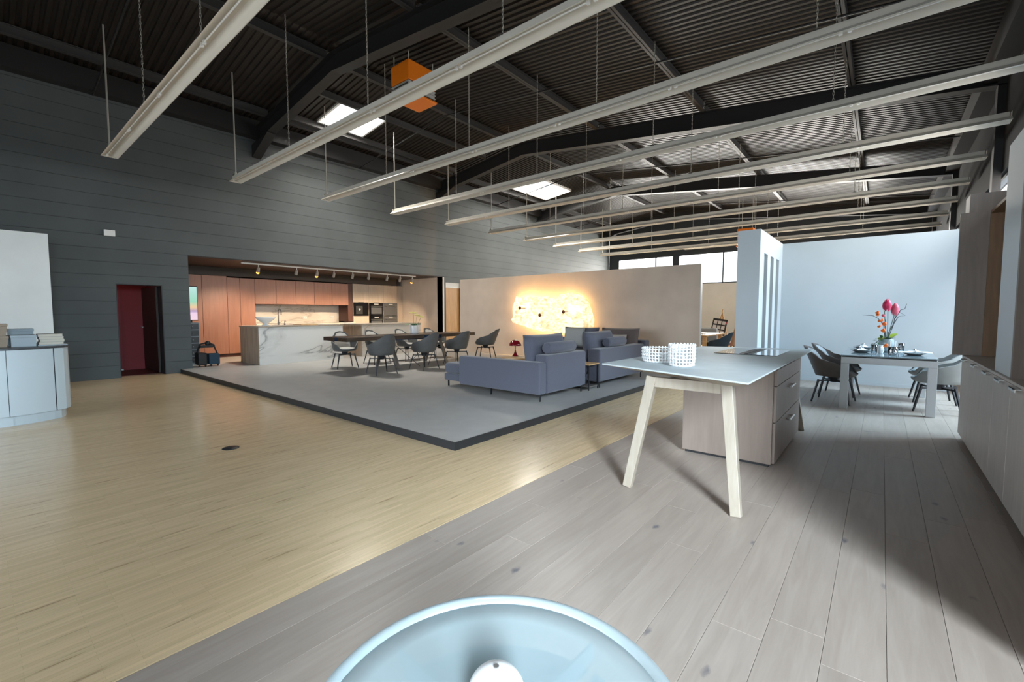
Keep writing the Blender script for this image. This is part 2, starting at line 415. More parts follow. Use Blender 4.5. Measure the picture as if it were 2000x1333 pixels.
# ---- platform
plat = struct(thing('platform', None, None, (PX, PY, 0)), 'low grey platform with black edge under kitchen, dining and sofa areas', 'platform')
MB().box(-12.0, PX-.012, PY+.012, 10.65, .0, PZ).box(-14.99, -12.0, 3.17, 10.65, 0, PZ).box(-12, PX-.012, 10.65, 11.0, 0, PZ).build('platform_top', m_platform, plat)
MB().box(-12.0, PX, PY, PY+.012, 0, PZ+.001).build('edge_trim', m_trim_black, plat)
MB().box(PX-.012, PX, PY+.012, 11.0, 0, PZ+.001).build('edge_trim', m_trim_black, plat)

# ---- left wall: slate boards in courses on a core
door_h = (1.90, 2.66, 0, 1.93); alc_h = (3.15, 10.66, 0, 2.62); oakd_h = (10.76, 11.55, 0, 2.43)
core = MB()
for a in split(YB, YF, 0, 5.95, [door_h, alc_h, oakd_h]): core.box(XL-.28, XL-.02, *a[:2], *a[2:])
wl = struct(core.build('wall_left', m_wall_dark_b), 'tall dark slate wall of horizontal boards with kitchen alcove and doorway', 'wall')
ch = .262
for k in range(23):
    z0, z1 = k*ch, min(k*ch+ch, 5.9)
    for a in split(YB, YF, z0, z1, [door_h, alc_h, oakd_h]):
        g = .0028
        MB().box(XL-.02, XL, a[0]+.0, a[1], a[2]+(g if abs(a[2]-z0) < 1e-6 else 0), a[3]-(g if abs(a[3]-z1) < 1e-6 else 0)).build('board', m_wall_dark, wl)
# door room behind the doorway
d1 = struct(thing('door_1', None, None, (XL-.1, 2.28, 0)), 'doorway to a dark red lobby with a brown door standing open', 'door')
MB().box(-13.6, -13.55, 1.2, 2.75, 0, 2.4).box(-13.6, XL-.28, 2.70, 2.75, 0, 2.4).box(-13.6, XL-.28, 1.15, 1.2, 0, 2.4).box(-13.6, XL-.28, 1.15, 2.75, 2.35, 2.4).build('lobby_wall', m_red, d1)
MB().box(-13.6, XL-.28, 1.2, 2.70, -.02, .005).build('lobby_floor', mat('red_brown_lino', (.13,.03,.02), .4), d1)
dl = MB().box(-13.55, -12.30, 2.60, 2.64, .02, 1.91).build('door_leaf', m_doorleaf, d1)
MB().cyl((-13.45,2.60,1.0),(-13.45,2.54,1.0),.01).cyl((-13.45,2.545,1.0),(-13.33,2.545,1.0),.009).build('door_handle', m_steel_br, dl)
MB().box(-12.29, -12.0, 2.645, 2.66, 0, 1.93).box(-12.29, -12.0, 1.90, 1.915, 0, 1.93).box(-12.29, -12.0, 1.915, 2.645, 1.915, 1.93).build('door_frame', m_trim_black, d1)
MB().box(-13.548, -13.53, 1.35, 2.2, .03, 1.95).build('inner_door', mat('red_door_panel', (.27,.016,.022), .5), d1)
MB().box(-13.53, -13.50, 1.35, 2.2, .006, .03).build('threshold', m_plug, d1)
lt = MB().lathe([(.001,2.35),(.09,2.35),(.08,2.30),(.001,2.29)], (-12.9,1.7,0), 20).build('lobby_lamp', mat('dim_opal_lamp', (.8,.8,.78), .4, emit=(1,.85,.7), es=.6), d1)  # added glowing fixture, only there to brighten the lobby
l_ = bpy.data.lights.new('lobby_glow', 'POINT'); l_.energy = 2.2; l_.color = (1,.86,.72); l_.shadow_soft_size = .08  # added weak fill light for the red lobby
lo_ = bpy.data.objects.new('lobby_glow', l_); COL.objects.link(lo_); lo_.parent = d1; lo_.location = Vector((-12.9,1.7,2.2))-WL[d1.name]
# alcove shell
al = MB()
al.box(-15.1, -15.0, 3.1, 10.75, 0, 2.8)                      # back
wa = struct(al.build('wall_alcove_back', m_bulk), 'dark back wall of the kitchen alcove', 'wall')
struct(box('wall_alcove_left', m_wall_dark, -15.0, XL-.28, 3.05, 3.15, 0, 2.8), 'slate side wall of the alcove behind the display', 'wall')
struct(box('wall_alcove_right', m_concrete, -15.0, -11.985, 10.66, 10.72, PZ, 2.60), 'beige side wall closing the kitchen alcove beside the ovens', 'wall')
struct(box('ceiling_alcove', m_alc_ceiling, -15.0, XL-.02, 3.15, 10.66, 2.60, 2.7), 'low dark brown ceiling of the kitchen alcove', 'ceiling')
struct(box('trim_1', m_bulk, -14.99, -14.25, 3.16, 10.35, 2.37, 2.60), 'dark taupe bulkhead above the kitchen cabinets', 'trim')
# oak door right of the alcove
d2 = struct(thing('door_2', None, None, (XL-.1, 11.15, 0)), 'golden oak door panel in the slate wall beside the partition', 'door')
MB().box(XL-.12, XL-.08, 10.82, 11.55, 0.0, 2.24).build('door_panel', m_oak_door, d2)
MB().box(XL-.14, XL-.06, 10.82, 11.55, 2.24, 2.43).build('lintel_panel', m_offwhite, d2)
MB().box(XL-.14, XL-.01, 10.76, 10.82, 0, 2.43).build('door_post', m_trim_black, d2)

# ---- partition with the wall lamp
wp = struct(box('wall_partition', m_concrete, -10.75, -3.12, 10.30, 10.42, PZ, 2.42, bevel=.004), 'free standing beige concrete partition behind the sofas', 'wall')
MB().box(-3.12, -3.112, 10.30, 10.42, PZ, 2.42).build('edge_strip', m_tbl_frame, wp)
# ---- white wall and slotted return wall
struct(box('wall_white', m_white, -1.62, .93, 10.5, 10.62, 0, 2.72), 'smooth white wall behind the white dining table', 'wall')
struct(box('baseboard_white', m_white, -1.6, .93, 10.485, 10.5, 0, .06), 'white baseboard at the foot of the white wall', 'baseboard')
slots = [(8.72+.56*i, 8.72+.56*i+.30, .12, 2.36) for i in range(3)]
sw = MB()
for a in split(8.38, 10.5, 0, 2.72, slots): sw.box(-1.945, -1.60, a[0], a[1], a[2], a[3])
struct(sw.build('wall_slotted', m_white), 'white return wall pierced by three tall narrow slots', 'wall')

# ---- far wall with the window band
far_h = [(-11.45+3.32*i, -11.45+3.32*i+3.1, 2.78, 4.28) for i in range(4)]
fw = MB()
for a in split(XL, XR, 0, 6.5, far_h):
    if a[3] <= 2.79: fw.box(a[0], a[1], YF, YF+.2, a[2], a[3])
struct(fw.build('wall_far', m_offwhite), 'cream far wall below the band of windows', 'wall')
fw = MB()
for a in split(XL, XR, 2.78, 6.5, far_h): fw.box(a[0], a[1], YF+.02, YF+.2, a[2], a[3])
struct(fw.build('wall_far_upper', m_frame_dark), 'dark upper part of the far wall around the windows', 'wall')
def window(name, axis, a0, a1, z0, z1, pos, label, mulls, fr=.05, transom=None):
    """axis 'x': window in a y=const wall; 'y': window in an x=const wall"""
    def bx(mb, p0, p1, q0, q1, d0, d1):
        return mb.box(p0,p1,pos+d0,pos+d1,q0,q1) if axis == 'x' else mb.box(pos+d0,pos+d1,p0,p1,q0,q1)
    c = ((a0+a1)/2, pos, z0) if axis == 'x' else (pos, (a0+a1)/2, z0)
    w = struct(thing(name, None, None, c), label, 'window')
    f = MB()
    bx(f,a0,a1,z0,z0+fr,-.04,.04); bx(f,a0,a1,z1-fr,z1,-.04,.04); bx(f,a0,a0+fr,z0,z1,-.04,.04); bx(f,a1-fr,a1,z0,z1,-.04,.04)
    f.build('window_frame', m_frame_dark, w)
    edges = [a0]+list(mulls)+[a1]
    for m in mulls: bx(MB(),m-.03,m+.03,z0,z1,-.035,.035).build('mullion', m_frame_dark, w)
    for i in range(len(edges)-1): bx(MB(),edges[i]+.01,edges[i+1]-.01,z0+.01,z1-.01,-.004,.004).build('pane', m_pane, w)
    return w
def pane_mat():
    m, t, p = nt_new('window_glass'); out = t.nodes['Material Output']
    tr = t.nodes.new('ShaderNodeBsdfTransparent'); gl = t.nodes.new('ShaderNodeBsdfGlossy'); gl.inputs['Roughness'].default_value = .02
    mx = t.nodes.new('ShaderNodeMixShader'); mx.inputs[0].default_value = .05
    t.links.new(tr.outputs[0], mx.inputs[1]); t.links.new(gl.outputs[0], mx.inputs[2]); t.links.new(mx.outputs[0], out.inputs[0]); return m
m_pane = pane_mat()
words = ['first', 'second', 'third', 'fourth']
for i, h in enumerate(far_h):
    window('window_%d' % (i+1), 'x', h[0], h[1], h[2], h[3], YF+.06, words[i]+' bright window of the far wall counted from the slate wall', [h[0]+2.15])

# ---- right wall
gd_h = (-1.7, 1.66, .0, 2.9); dw_h = (7.06, 10.3, .05, 2.72)
cl_h = [(2.2+2.48*i, 2.2+2.48*i+2.36, 2.95, 3.52) for i in range(8)]
rw = MB()
for a in split(YB, YF, 0, 5.5, [gd_h, dw_h]+cl_h): rw.box(XR, XR+.2, a[0], a[1], a[2], a[3])
struct(rw.build('wall_right', mat('matt_black_wall', (.012,.013,.015), .85, spec=.2)), 'dark right-hand wall with a band of high windows', 'wall')
n = 5
window('window_%d' % n, 'y', *gd_h, XR+.1, 'tall side glazing in the right-hand wall beside the camera', [0.0]); n += 1
window('window_%d' % n, 'y', *dw_h, XR+.1, 'large dining window in the right-hand wall', [8.45]); n += 1
for i, h in enumerate(cl_h):
    window('window_%d' % n, 'y', *h, XR+.1, ['first','second','third','fourth','fifth','sixth','seventh','eighth','ninth','tenth'][i]+' high window of the right-hand wall counted from the camera', []); n += 1
# ---- shopfront wall behind the camera
sf_h = (-9.95, -.05, .25, 3.15)
rw = MB()
for a in split(XL, XR, 0, 6.6, [sf_h]): rw.box(a[0], a[1], YB-.2, YB, a[2], a[3])
struct(rw.build('wall_front', m_wall_dark), 'slate wall behind the camera around the shop window', 'wall')
window('window_%d' % n, 'x', *sf_h, YB-.1, 'wide shop window behind the camera', [-7.9,-5.9,-3.95,-2.0]); n += 1

# ---- roof: corrugated deck, purlins, rafters, tie rods
sky_h = [(5.65, 6.92, -10.92, -9.78), (13.0, 15.5, -11.0, -9.72)]       # y0,y1,x0,x1
def deck(xa, xb, y0, y1, mb):
    p = .125; k0 = math.floor(y0/p); P = []; y = k0*p
    prof = [(0,0),(.05,0),(.066,.026),(.109,.026)]
    row = [(y0, 0)]
    k = k0
    while k*p < y1:
        for dy, dz in prof:
            yy = k*p+dy
            if y0 < yy < y1: row.append((yy, dz))
        k += 1
    row.append((y1, 0))
    mb.grid([[(xa, yy, deck_z(xa)+dz) for yy, dz in row], [(xb, yy, deck_z(xb)+dz) for yy, dz in row]], smooth=False)
dk = MB()
deck(XRIDGE, 1.6, YB-.2, YF+.3, dk)
y = YB-.2
for (y0, y1, x0, x1) in sky_h:
    deck(-12.3, XRIDGE, y, y0, dk); deck(-12.3, x0, y0, y1, dk); deck(x1, XRIDGE, y0, y1, dk); y = y1
deck(-12.3, XRIDGE, y, YF+.3, dk)
ceil = struct(dk.build('ceiling', m_roof), 'dark corrugated steel roof on black rafters and purlins', 'ceiling')
def ibeam_y(x, y0, y1, zt, h, w, mb):
    return mb.box(x-w/2,x+w/2,y0,y1,zt-.012,zt).box(x-.006,x+.006,y0,y1,zt-h,zt).box(x-w/2,x+w/2,y0,y1,zt-h,zt-h+.012)
for x in (-11.2, -8.5, -5.8, -3.2, -.6):
    for (ya, yb) in ((-4, -1.17), (-1.17, 4.66), (4.66, 10.48), (10.48, 16.3), (16.3, 22.12)):
        z = deck_z(x)
        if x == -11.2 and False: continue
        ibeam_y(x, ya+.03, yb-.03, z-.005, .16, .10, MB()).build('purlin', m_steel, ceil)
for x in (-10.95, -9.72):   # trimmers either side of the rooflights
    ibeam_y(x+(-.06 if x < -10 else .06), 4.7, 10.4, deck_z(x)-.005, .14, .07, MB()).build('purlin', m_steel, ceil)
def rafter(yc):
    mb = MB(); w = .20; h = .36
    for xa, xb in ((XL, XRIDGE), (XRIDGE, XR)):
        za, zb = deck_z(xa)-.17, deck_z(xb)-.17
        for (w0, z0, z1) in ((w, -.015, 0), (.012, -h, 0), (w, -h, -h+.015)):
            V = [(xa,yc-w0/2,za+z0),(xb,yc-w0/2,zb+z0),(xb,yc+w0/2,zb+z0),(xa,yc+w0/2,za+z0),(xa,yc-w0/2,za+z1),(xb,yc-w0/2,zb+z1),(xb,yc+w0/2,zb+z1),(xa,yc+w0/2,za+z1)]
            mb.add(V, [(0,3,2,1),(4,5,6,7),(0,1,5,4),(1,2,6,5),(2,3,7,6),(3,0,4,7)])
    # haunch at the left wall and post at the right wall
    za = deck_z(XL)-.17-h
    mb.add([(XL,yc-.1,za),(XL+.9,yc-.1,za+.1),(XL+.9,yc+.1,za+.1),(XL,yc+.1,za),(XL,yc-.1,za-.28),(XL,yc+.1,za-.28)], [(0,1,2,3),(4,5,2,1),(0,4,1),(3,2,5)])
    mb.box(XR-.10, XR-.002, yc-.1, yc+.1, 2.76, deck_z(XR)-.2)
    return mb
for yc in (-1.17, 4.66, 10.48, 16.3, 22.12): rafter(yc).build('rafter', m_beam, ceil)
for yc in (1.7, 7.4, 13.3, 19.2):
    MB().tube([(x, yc, deck_z(x)-.42) for x in (-11.9, XRIDGE, 1.3)], .016, 6).build('tie_rod', m_beam, ceil)
MB().box(XL, XL+.25, YB, YF, 5.56, 5.95).build('eaves_beam', m_beam, ceil)
MB().box(XR-.25, XR, YB, YF, 4.95, 5.35).build('eaves_beam', m_beam, ceil)
for i, (y0, y1, x0, x1) in enumerate(sky_h):
    w = struct(thing('window_%d' % n, None, None, ((x0+x1)/2, (y0+y1)/2, deck_z(x0)-.1)), ['nearer', 'farther'][i]+' bright rooflight in the dark roof', 'window'); n += 1
    f = MB()
    def zz(x): return deck_z(x)
    for (xa, xb, ya, yb) in ((x0,x1,y0,y0+.05),(x0,x1,y1-.05,y1),(x0,x0+.05,y0,y1),(x1-.05,x1,y0,y1)):
        f.add([(xa,ya,zz(xa)-.05),(xb,ya,zz(xb)-.05),(xb,yb,zz(xb)-.05),(xa,yb,zz(xa)-.05),(xa,ya,zz(xa)+.32),(xb,ya,zz(xb)+.32),(xb,yb,zz(xb)+.32),(xa,yb,zz(xa)+.32)],
              [(0,3,2,1),(4,5,6,7),(0,1,5,4),(1,2,6,5),(2,3,7,6),(3,0,4,7)])
    f.build('kerb_frame', m_ceramic, w)
    ym = (y0+y1)/2
    MB().bar((x0,ym,zz(x0)+.28),(x1,ym,zz(x1)+.28),.03,.03).build('opener_bar', m_grey_metal, w)
    MB().cyl((x0+.1,y0+.1,zz(x0)+.25),(x0+.55,ym,zz(x0)+.08),.012).cyl((x0+.55,ym,zz(x0)+.08),(x1-.1,ym+.2,zz(x1)+.27),.012).build('opener_arm', m_grey_metal, w)
    f2 = MB().add([(x0,y0,zz(x0)+.3),(x1,y0,zz(x1)+.3),(x1,y1,zz(x1)+.3),(x0,y1,zz(x0)+.3),(x0,y0,zz(x0)+.31),(x1,y0,zz(x1)+.31),(x1,y1,zz(x1)+.31),(x0,y1,zz(x0)+.31)], [(0,3,2,1),(4,5,6,7),(0,1,5,4),(1,2,6,5),(2,3,7,6),(3,0,4,7)])
    f2.build('pane', m_pane, w)

# ================================================================== TRUNKING LIGHTS
ZL = 3.93; LX0, LX1 = -10.05, 1.24
hang_x = [-9.98, -7.65, -5.35, -3.0, -.6]
def chain_mesh(L):
    mb = MB(); p = .042; k = int(L/p)
    for i in range(k):
        z = i*p; r = .0042
        a, b = .009, .027
        pts = [(math.cos(t)*a, 0, z+p/2+math.sin(t)*b) for t in [2*math.pi*j/6 for j in range(6)]]
        if i % 2: pts = [(0, x, zz_) for x, _, zz_ in pts]
        pts.append(pts[0]); mb.tube(pts, r, 3)
    return mb
def make_trunk():
    root = thing('trunking_light', None, 'ceiling light', ((LX0+LX1)/2, 0, ZL), group='long trunking lights hung from the roof')
    c = WL[root.name]
    # housing channel
    hb = MB()
    hb.box(LX0+.02, LX1-.02, -.034, .034, ZL+.055, ZL+.125)
    hb.build('housing', m_trunk, root, bevel=.004)
    rf = MB(); prof = [(-.034,.06),(-.105,.004),(-.112,0),(-.104,0),(-.030,.050),(.030,.050),(.104,0),(.112,0),(.105,.004),(.034,.06)]
    P = [[(x, py, ZL+pz) for py, pz in prof] for x in (LX0, LX1)]
    rf.grid(P, smooth=False, closed=True)
    rf.build('reflector', m_reflector, root)
    for x in (LX0, LX1):
        MB().prism([(-.112,0),(.112,0),(.105,.006),(.036,.062),(.036,.127),(-.036,.127),(-.036,.062),(-.105,.006)], 0, .006).xform(Matrix.Translation((x-.003,0,ZL)) @ Matrix(((0,0,1,0),(1,0,0,0),(0,1,0,0),(0,0,0,1)))).build('end_cap', m_trunk, root)
    tl = (LX1-LX0)/7
    for i in range(7):
        xa = LX0+tl*i
        tb = MB().cyl((xa+.05,-.028,ZL+.028),(xa+tl-.05,-.028,ZL+.028),.009,n=6).build('lamp_tube', m_tube, root)
        for xh in (xa+.02, xa+tl-.05): MB().box(xh,xh+.03,-.042,-.014,ZL+.008,ZL+.05).build('lamp_holder', m_plug, tb)
    for i, x in enumerate(hang_x):
        zt = deck_z(x)-.17; L = zt-(ZL+.13)
        if i == 0:
            h = MB().cyl((x,0,ZL+.17),(x,0,zt),.013,n=6).cyl((x,-.0,ZL+.12),(x,0,ZL+.18),.022,n=6).build('hanger_rod', m_chain, root)
        else:
            h = chain_mesh(L).xform(Matrix.Translation((x,0,ZL+.13))).build('hanger_chain', m_chain, root)
        MB().box(x-.03,x+.03,-.045,.045,ZL+.122,ZL+.132).build('hanger_clip', m_steel, root)
    return root
tr0 = make_trunk()
ords = ['first','second','third','fourth','fifth','sixth','seventh','eighth','ninth','tenth']
for i in range(10):
    o = tr0 if i == 0 else copy_tree(tr0)
    o.location.y = 10*(.16+.188*i)
    o['label'] = {0: 'nearest long white trunking light, hanging first from the camera', 9: 'farthest long white trunking light, tenth from the camera'}.get(i, ords[i]+' long white trunking light counted from the camera')

# ================================================================== ORANGE AIR HEATERS
def heater(x0, x1, y0, y1, z0, z1, label, pipe_to=None):
    t = thing('air_heater', label, 'heater', ((x0+x1)/2, (y0+y1)/2, z0-.25), group='orange air heaters under the roof')
    zt = z0
    MB().box(x0,x1,y0,y1,z0,z1).build('casing', m_orange, t, bevel=.008)
    MB().box(x0+.03,x1-.03,y0+.03,y1-.03,z0-.20,z0).build('outlet_core', m_black, t)
    for k in range(3):
        z = z0-.03-.06*k
        MB().bar(((x0+x1)/2,y0-.0,z),((x0+x1)/2,y1+.0,z),x1-x0,.012).build('louvre', m_grey_metal, t)
    for k in range(2):
        z = z0-.055-.075*k
        MB().box(x1-.03,x1-.01,y0+.02,y1-.02,z-.03,z+.025).build('louvre', m_grey_metal, t)
    MB().box(x0-.02,x1+.02,y0-.02,y1+.02,z0-.25,z0-.20).build('bottom_plate', m_orange, t, bevel=.015)
    for x in (x0+.04, x1-.04):
        for y in (y0+.04, y1-.04):
            MB().cyl((x,y,z1),(x,y,deck_z(x)-.16),.01,n=6).build('hanger_rod', m_grey_metal, t)
    if pipe_to is not None:
        for k in range(2):
            p = MB().tube([(x0+.05,y0+.18+.16*k,z0-.12),(pipe_to,y0+.18+.16*k,z0-.12)],.022,8).build('pipe', m_grey_metal, t)
    return t
heater(-7.36, -6.84, 5.30, 5.95, 5.62, 5.97, 'orange box air heater hanging near the rooflight', XL+.01)
heater(-4.42, -3.87, 18.9, 19.5, 4.12, 4.55, 'farther orange air heater partly hidden by the slotted white wall', -6.5)
tag(box('emergency_light', m_plug, XL, XL+.05, 1.76, 1.93, 2.87, 2.99, bevel=.006), 'small white emergency light box high on the slate wall', 'light')

# ================================================================== KITCHEN IN THE ALCOVE
KX = -14.30            # cabinet front plane
KB = -14.98
def tall_cab(y0, y1, z1, label, m=m_copper, knob=True):
    t = thing('tall_cabinet', label, 'cabinet', ((KX+KB)/2, (y0+y1)/2, PZ), group='tall copper brown cabinets')
    MB().box(KB,KX-.022,y0,y1,PZ+.09,z1).build('body', m_copper_dark, t)
    MB().box(KB+.05,KX-.06,y0,y1,PZ,PZ+.09).build('plinth', m_copper_dark, t)
    MB().box(KX-.02,KX,y0+.004,y1-.004,PZ+.10,z1-.004).build('door', m, t, bevel=.002)
    return t
tall_cab(3.17, 4.04, 2.37, 'copper brown tall cabinet at the left end behind the display')
tall_cab(4.04, 4.65, 2.37, 'widest copper brown tall cabinet, second from the slate wall')
tall_cab(4.65, 4.98, 2.34, 'narrow copper brown tall cabinet, third from the slate wall')
tall_cab(4.98, 5.38, 2.34, 'copper brown tall cabinet next to the marble splashback')
for i in range(5):
    y0 = 5.38+.6*i
    t = thing('wall_cabinet', ['leftmost','second','middle','fourth','rightmost'][i]+' copper brown wall cabinet above the marble splashback' + (' from the left' if i in (1,3) else ''), 'cabinet', ((KX+KB)/2, y0+.3, 1.60), group='copper brown wall cabinets')
    MB().box(KB,KX-.022,y0,y0+.6,1.60,2.34).build('body', m_copper_dark, t)
    MB().box(KX-.02,KX,y0+.004,y0+.596,1.602,2.336).build('door', m_copper, t, bevel=.002)
t = thing('end_panel', 'deep brown end panel between wall cabinets and ovens', 'panel', ((KX+KB)/2, 8.47, 1.04))
MB().box(KB,KX-.05,8.385,8.555,1.04,2.36).build('panel_body', m_copper_dark, t)
tag(box('splashback', m_marble_w, KB, KB+.02, 5.385, 8.38, 1.0, 1.595), 'warm veined stone splashback under the wall cabinets', 'splashback')
for i, y in enumerate((7.15, 8.12)):
    t = thing('wall_socket', ['left', 'right'][i]+' white double socket on the stone splashback', 'socket', (KB+.02, y, 1.15), group='white sockets on the splashback')
    MB().box(KB+.02,KB+.03,y-.07,y+.07,1.14,1.22).build('cover_plate', m_plug, t, bevel=.003)
    for k in (-1,1): MB().cyl((KB+.03,y+.035*k,1.18),(KB+.033,y+.035*k,1.18),.022,n=12).build('socket_face', m_display, t)
for i in range(5):
    y0 = 5.385+.6*i if i < 4 else 7.785
    t = thing('base_cabinet', ['leftmost','second','third','fourth','rightmost'][i]+' beige base cabinet under the back worktop' + (' from the left' if 0 < i < 4 else ''), 'cabinet', ((KX+KB)/2, y0+.3, PZ), group='base cabinets along the back wall')
    w = .6 if i < 4 else .77
    MB().box(KB,KX-.022,y0,y0+w,PZ+.09,.96).build('body', m_beige, t)
    MB().box(KX-.02,KX,y0+.004,y0+w-.004,PZ+.1,.955).build('door', m_beige, t, bevel=.002)
tag(box('back_worktop', m_marble_w, KB+.02, KX+.02, 5.385, 8.555, .96, 1.0, bevel=.003), 'stone worktop running along the splashback', 'worktop')
# oven columns
for i in range(3):
    y0 = 8.56+.617*i; y1 = y0+.617
    t = thing('oven_column', ['left','middle','right'][i]+' beige tall unit housing built-in appliances', 'cabinet', ((KX+KB)/2, (y0+y1)/2, PZ), group='beige appliance columns')
    lo = 1.23 if i == 0 else .80
    MB().box(KB,KX-.30,y0,y1,PZ+.09,2.36).box(KB,KX-.022,y0,y1,1.70,2.36).box(KB,KX-.022,y0,y1,PZ+.09,lo).box(KX-.30,KX-.022,y0,y0+.012,lo,1.7).box(KX-.30,KX-.022,y1-.012,y1,lo,1.7).build('body', m_beige, t)
    MB().box(KB+.05,KX-.06,y0,y1,PZ,PZ+.09).build('plinth', m_bulk, t)
    d = MB().box(KX-.02,KX,y0+.003,y1-.003,1.715,2.357).build('upper_door', m_beige, t, bevel=.002)
    MB().box(KX-.012,KX+.004,y0+.2,y1-.2,1.700,1.713).build('grip', m_trim_black, d)
    MB().box(KX-.02,KX,y0+.003,y1-.003,PZ+.1,lo-.008).build('lower_drawer', m_beige, t, bevel=.002)
def oven(y0, z0, z1, label, face, kind):
    t = thing('built_in_oven' if kind != 'coffee' else 'coffee_machine', label, 'oven' if kind != 'coffee' else 'coffee machine', (KX-.15, y0+.3, z0), group='built-in black appliances')
    MB().box(KX-.28,KX-.012,y0+.016,y0+.600,z0,z1).build('body', m_appl, t)
    f = MB().box(KX-.012,KX+.006,y0+.014,y0+.602,z0,z1).build('front', face, t, bevel=.002)
    if kind == 'coffee':
        MB().box(KX+.006,KX+.009,y0+.10,y0+.36,z0+.06,z1-.12).build('cup_niche', m_black, f)
        MB().cyl((KX+.009,y0+.22,z1-.24),(KX+.05,y0+.22,z1-.24),.035,n=12).build('spout', m_steel_br, f)
    else:
        MB().box(KX+.006,KX+.008,y0+.09,y0+.53,z0+.07,z1-.17 if z1-z0 > .3 else z1-.10).build('oven_window', m_appl_g, f)
        MB().cyl((KX+.03,y0+.08,z1-.12),(KX+.03,y0+.54,z1-.12),.007,n=8).box(KX,KX+.03,y0+.08,y0+.09,z1-.126,z1-.114).box(KX,KX+.03,y0+.53,y0+.54,z1-.126,z1-.114).build('handle', m_steel_br, f)
        MB().box(KX+.006,KX+.008,y0+.22,y0+.40,z1-.06,z1-.03).build('display', m_display, f)
oven(8.56, 1.235, 1.70, 'black built-in coffee machine in the left column', m_appl, 'coffee')
oven(9.177, 1.235, 1.70, 'black compact oven in the middle column, upper of two', m_appl, 'oven')
oven(9.794, 1.235, 1.70, 'grey glass compact oven in the right column, upper of two', m_appl_g, 'oven')
oven(9.177, .81, 1.222, 'black oven in the middle column, lower of two', m_appl, 'oven')
oven(9.794, .81, 1.222, 'grey glass oven in the right column, lower of two', m_appl_g, 'oven')
tag(box('filler_panel', m_beige, KB, KX, 10.412, 10.655, PZ, 2.36), 'beige filler panel between the ovens and the alcove side wall', 'panel')

def island(name, y0, y1, x0, x1, label, front, topm):
    t = thing(name, label, 'kitchen island', ((x0+x1)/2, (y0+y1)/2, PZ), group='stone clad kitchen islands')
    MB().box(x0,x1-.03,y0+.03,y1-.03,PZ+.0,.965).build('carcass', m_oak_side, t)
    MB().box(x1-.03,x1,y0,y1,PZ,.99).build('front_slab', front, t, bevel=.003)
    MB().box(x0,x1-.03,y0,y0+.03,PZ,.99).build('side_panel', m_oak_side, t, bevel=.003)
    MB().box(x0,x1-.03,y1-.03,y1,PZ,.99).build('side_panel', m_oak_side, t, bevel=.003)
    MB().box(x0-.02,x1+.01,y0-.01,y1+.01,.991,1.012).build('worktop', topm, t, bevel=.003)
    MB().box(x0-.02,x1+.014,y0-.014,y0-.0101,.975,1.0125).box(x1+.0101,x1+.014,y0-.01,y1+.01,.985,1.0125).build('edge_band', m_isl_leg, t)
    return t
island('kitchen_island', 4.36, 6.52, -12.62, -11.45, 'veined white stone kitchen island with knotty oak side, nearer the slate wall', m_marble, m_marble_w)
island('kitchen_island', 7.12, 9.22, -12.62, -11.45, 'second stone kitchen island half hidden behind the dining chairs', m_marble_w, m_marble_w)
# bowl and tap on the first island
t = thing('serving_bowl', 'white flared bowl on a foot at the left end of the island', 'bowl', (-11.95, 4.72, 1.012))
MB().lathe([(.001,1.013),(.09,1.013),(.09,1.02),(.06,1.05),(.055,1.07),(.10,1.10),(.20,1.18),(.235,1.23),(.225,1.23),(.18,1.185),(.09,1.12),(.001,1.105)], (-11.95,4.72,0), 28).build('bowl', m_ceramic, t)
pts = [(-12.35,5.2,1.012),(-12.35,5.2,1.34)]+[(-12.35+.09-.09*math.cos(a),5.2,1.34+.09*math.sin(a)) for a in [R(d) for d in range(15,181,15)]]+[(-12.17,5.2,1.28)]
t = thing('kitchen_tap', 'dark steel arched kitchen tap on the island', 'tap', (-12.35,5.2,1.012))
MB().tube(pts,.014,8).build('spout', m_rawsteel, t)
MB().cyl((-12.35,5.2,1.012),(-12.35,5.2,1.10),.024,n=12).build('base', m_rawsteel, t)
MB().cyl((-12.35,5.2,1.07),(-12.35,5.29,1.10),.009,n=8).build('lever', m_rawsteel, t)
t = thing('soap_dispenser', 'small steel soap dispenser beside the kitchen tap', 'dispenser', (-12.35,5.36,1.012))
MB().lathe([(.001,1.012),(.022,1.012),(.022,1.06),(.009,1.065),(.009,1.12),(.001,1.12)],(-12.35,5.36,0),12).build('pump_body', m_rawsteel, t)
MB().tube([(-12.35,5.36,1.115),(-12.30,5.36,1.12),(-12.27,5.36,1.10)],.006,6).build('nozzle', m_rawsteel, t)
tag(box('chopping_board', m_tabletop_wood, -12.2, -11.7, 5.5, 5.95, 1.0125, 1.03, bevel=.004), 'honey wood chopping board lying on the first island', 'board')

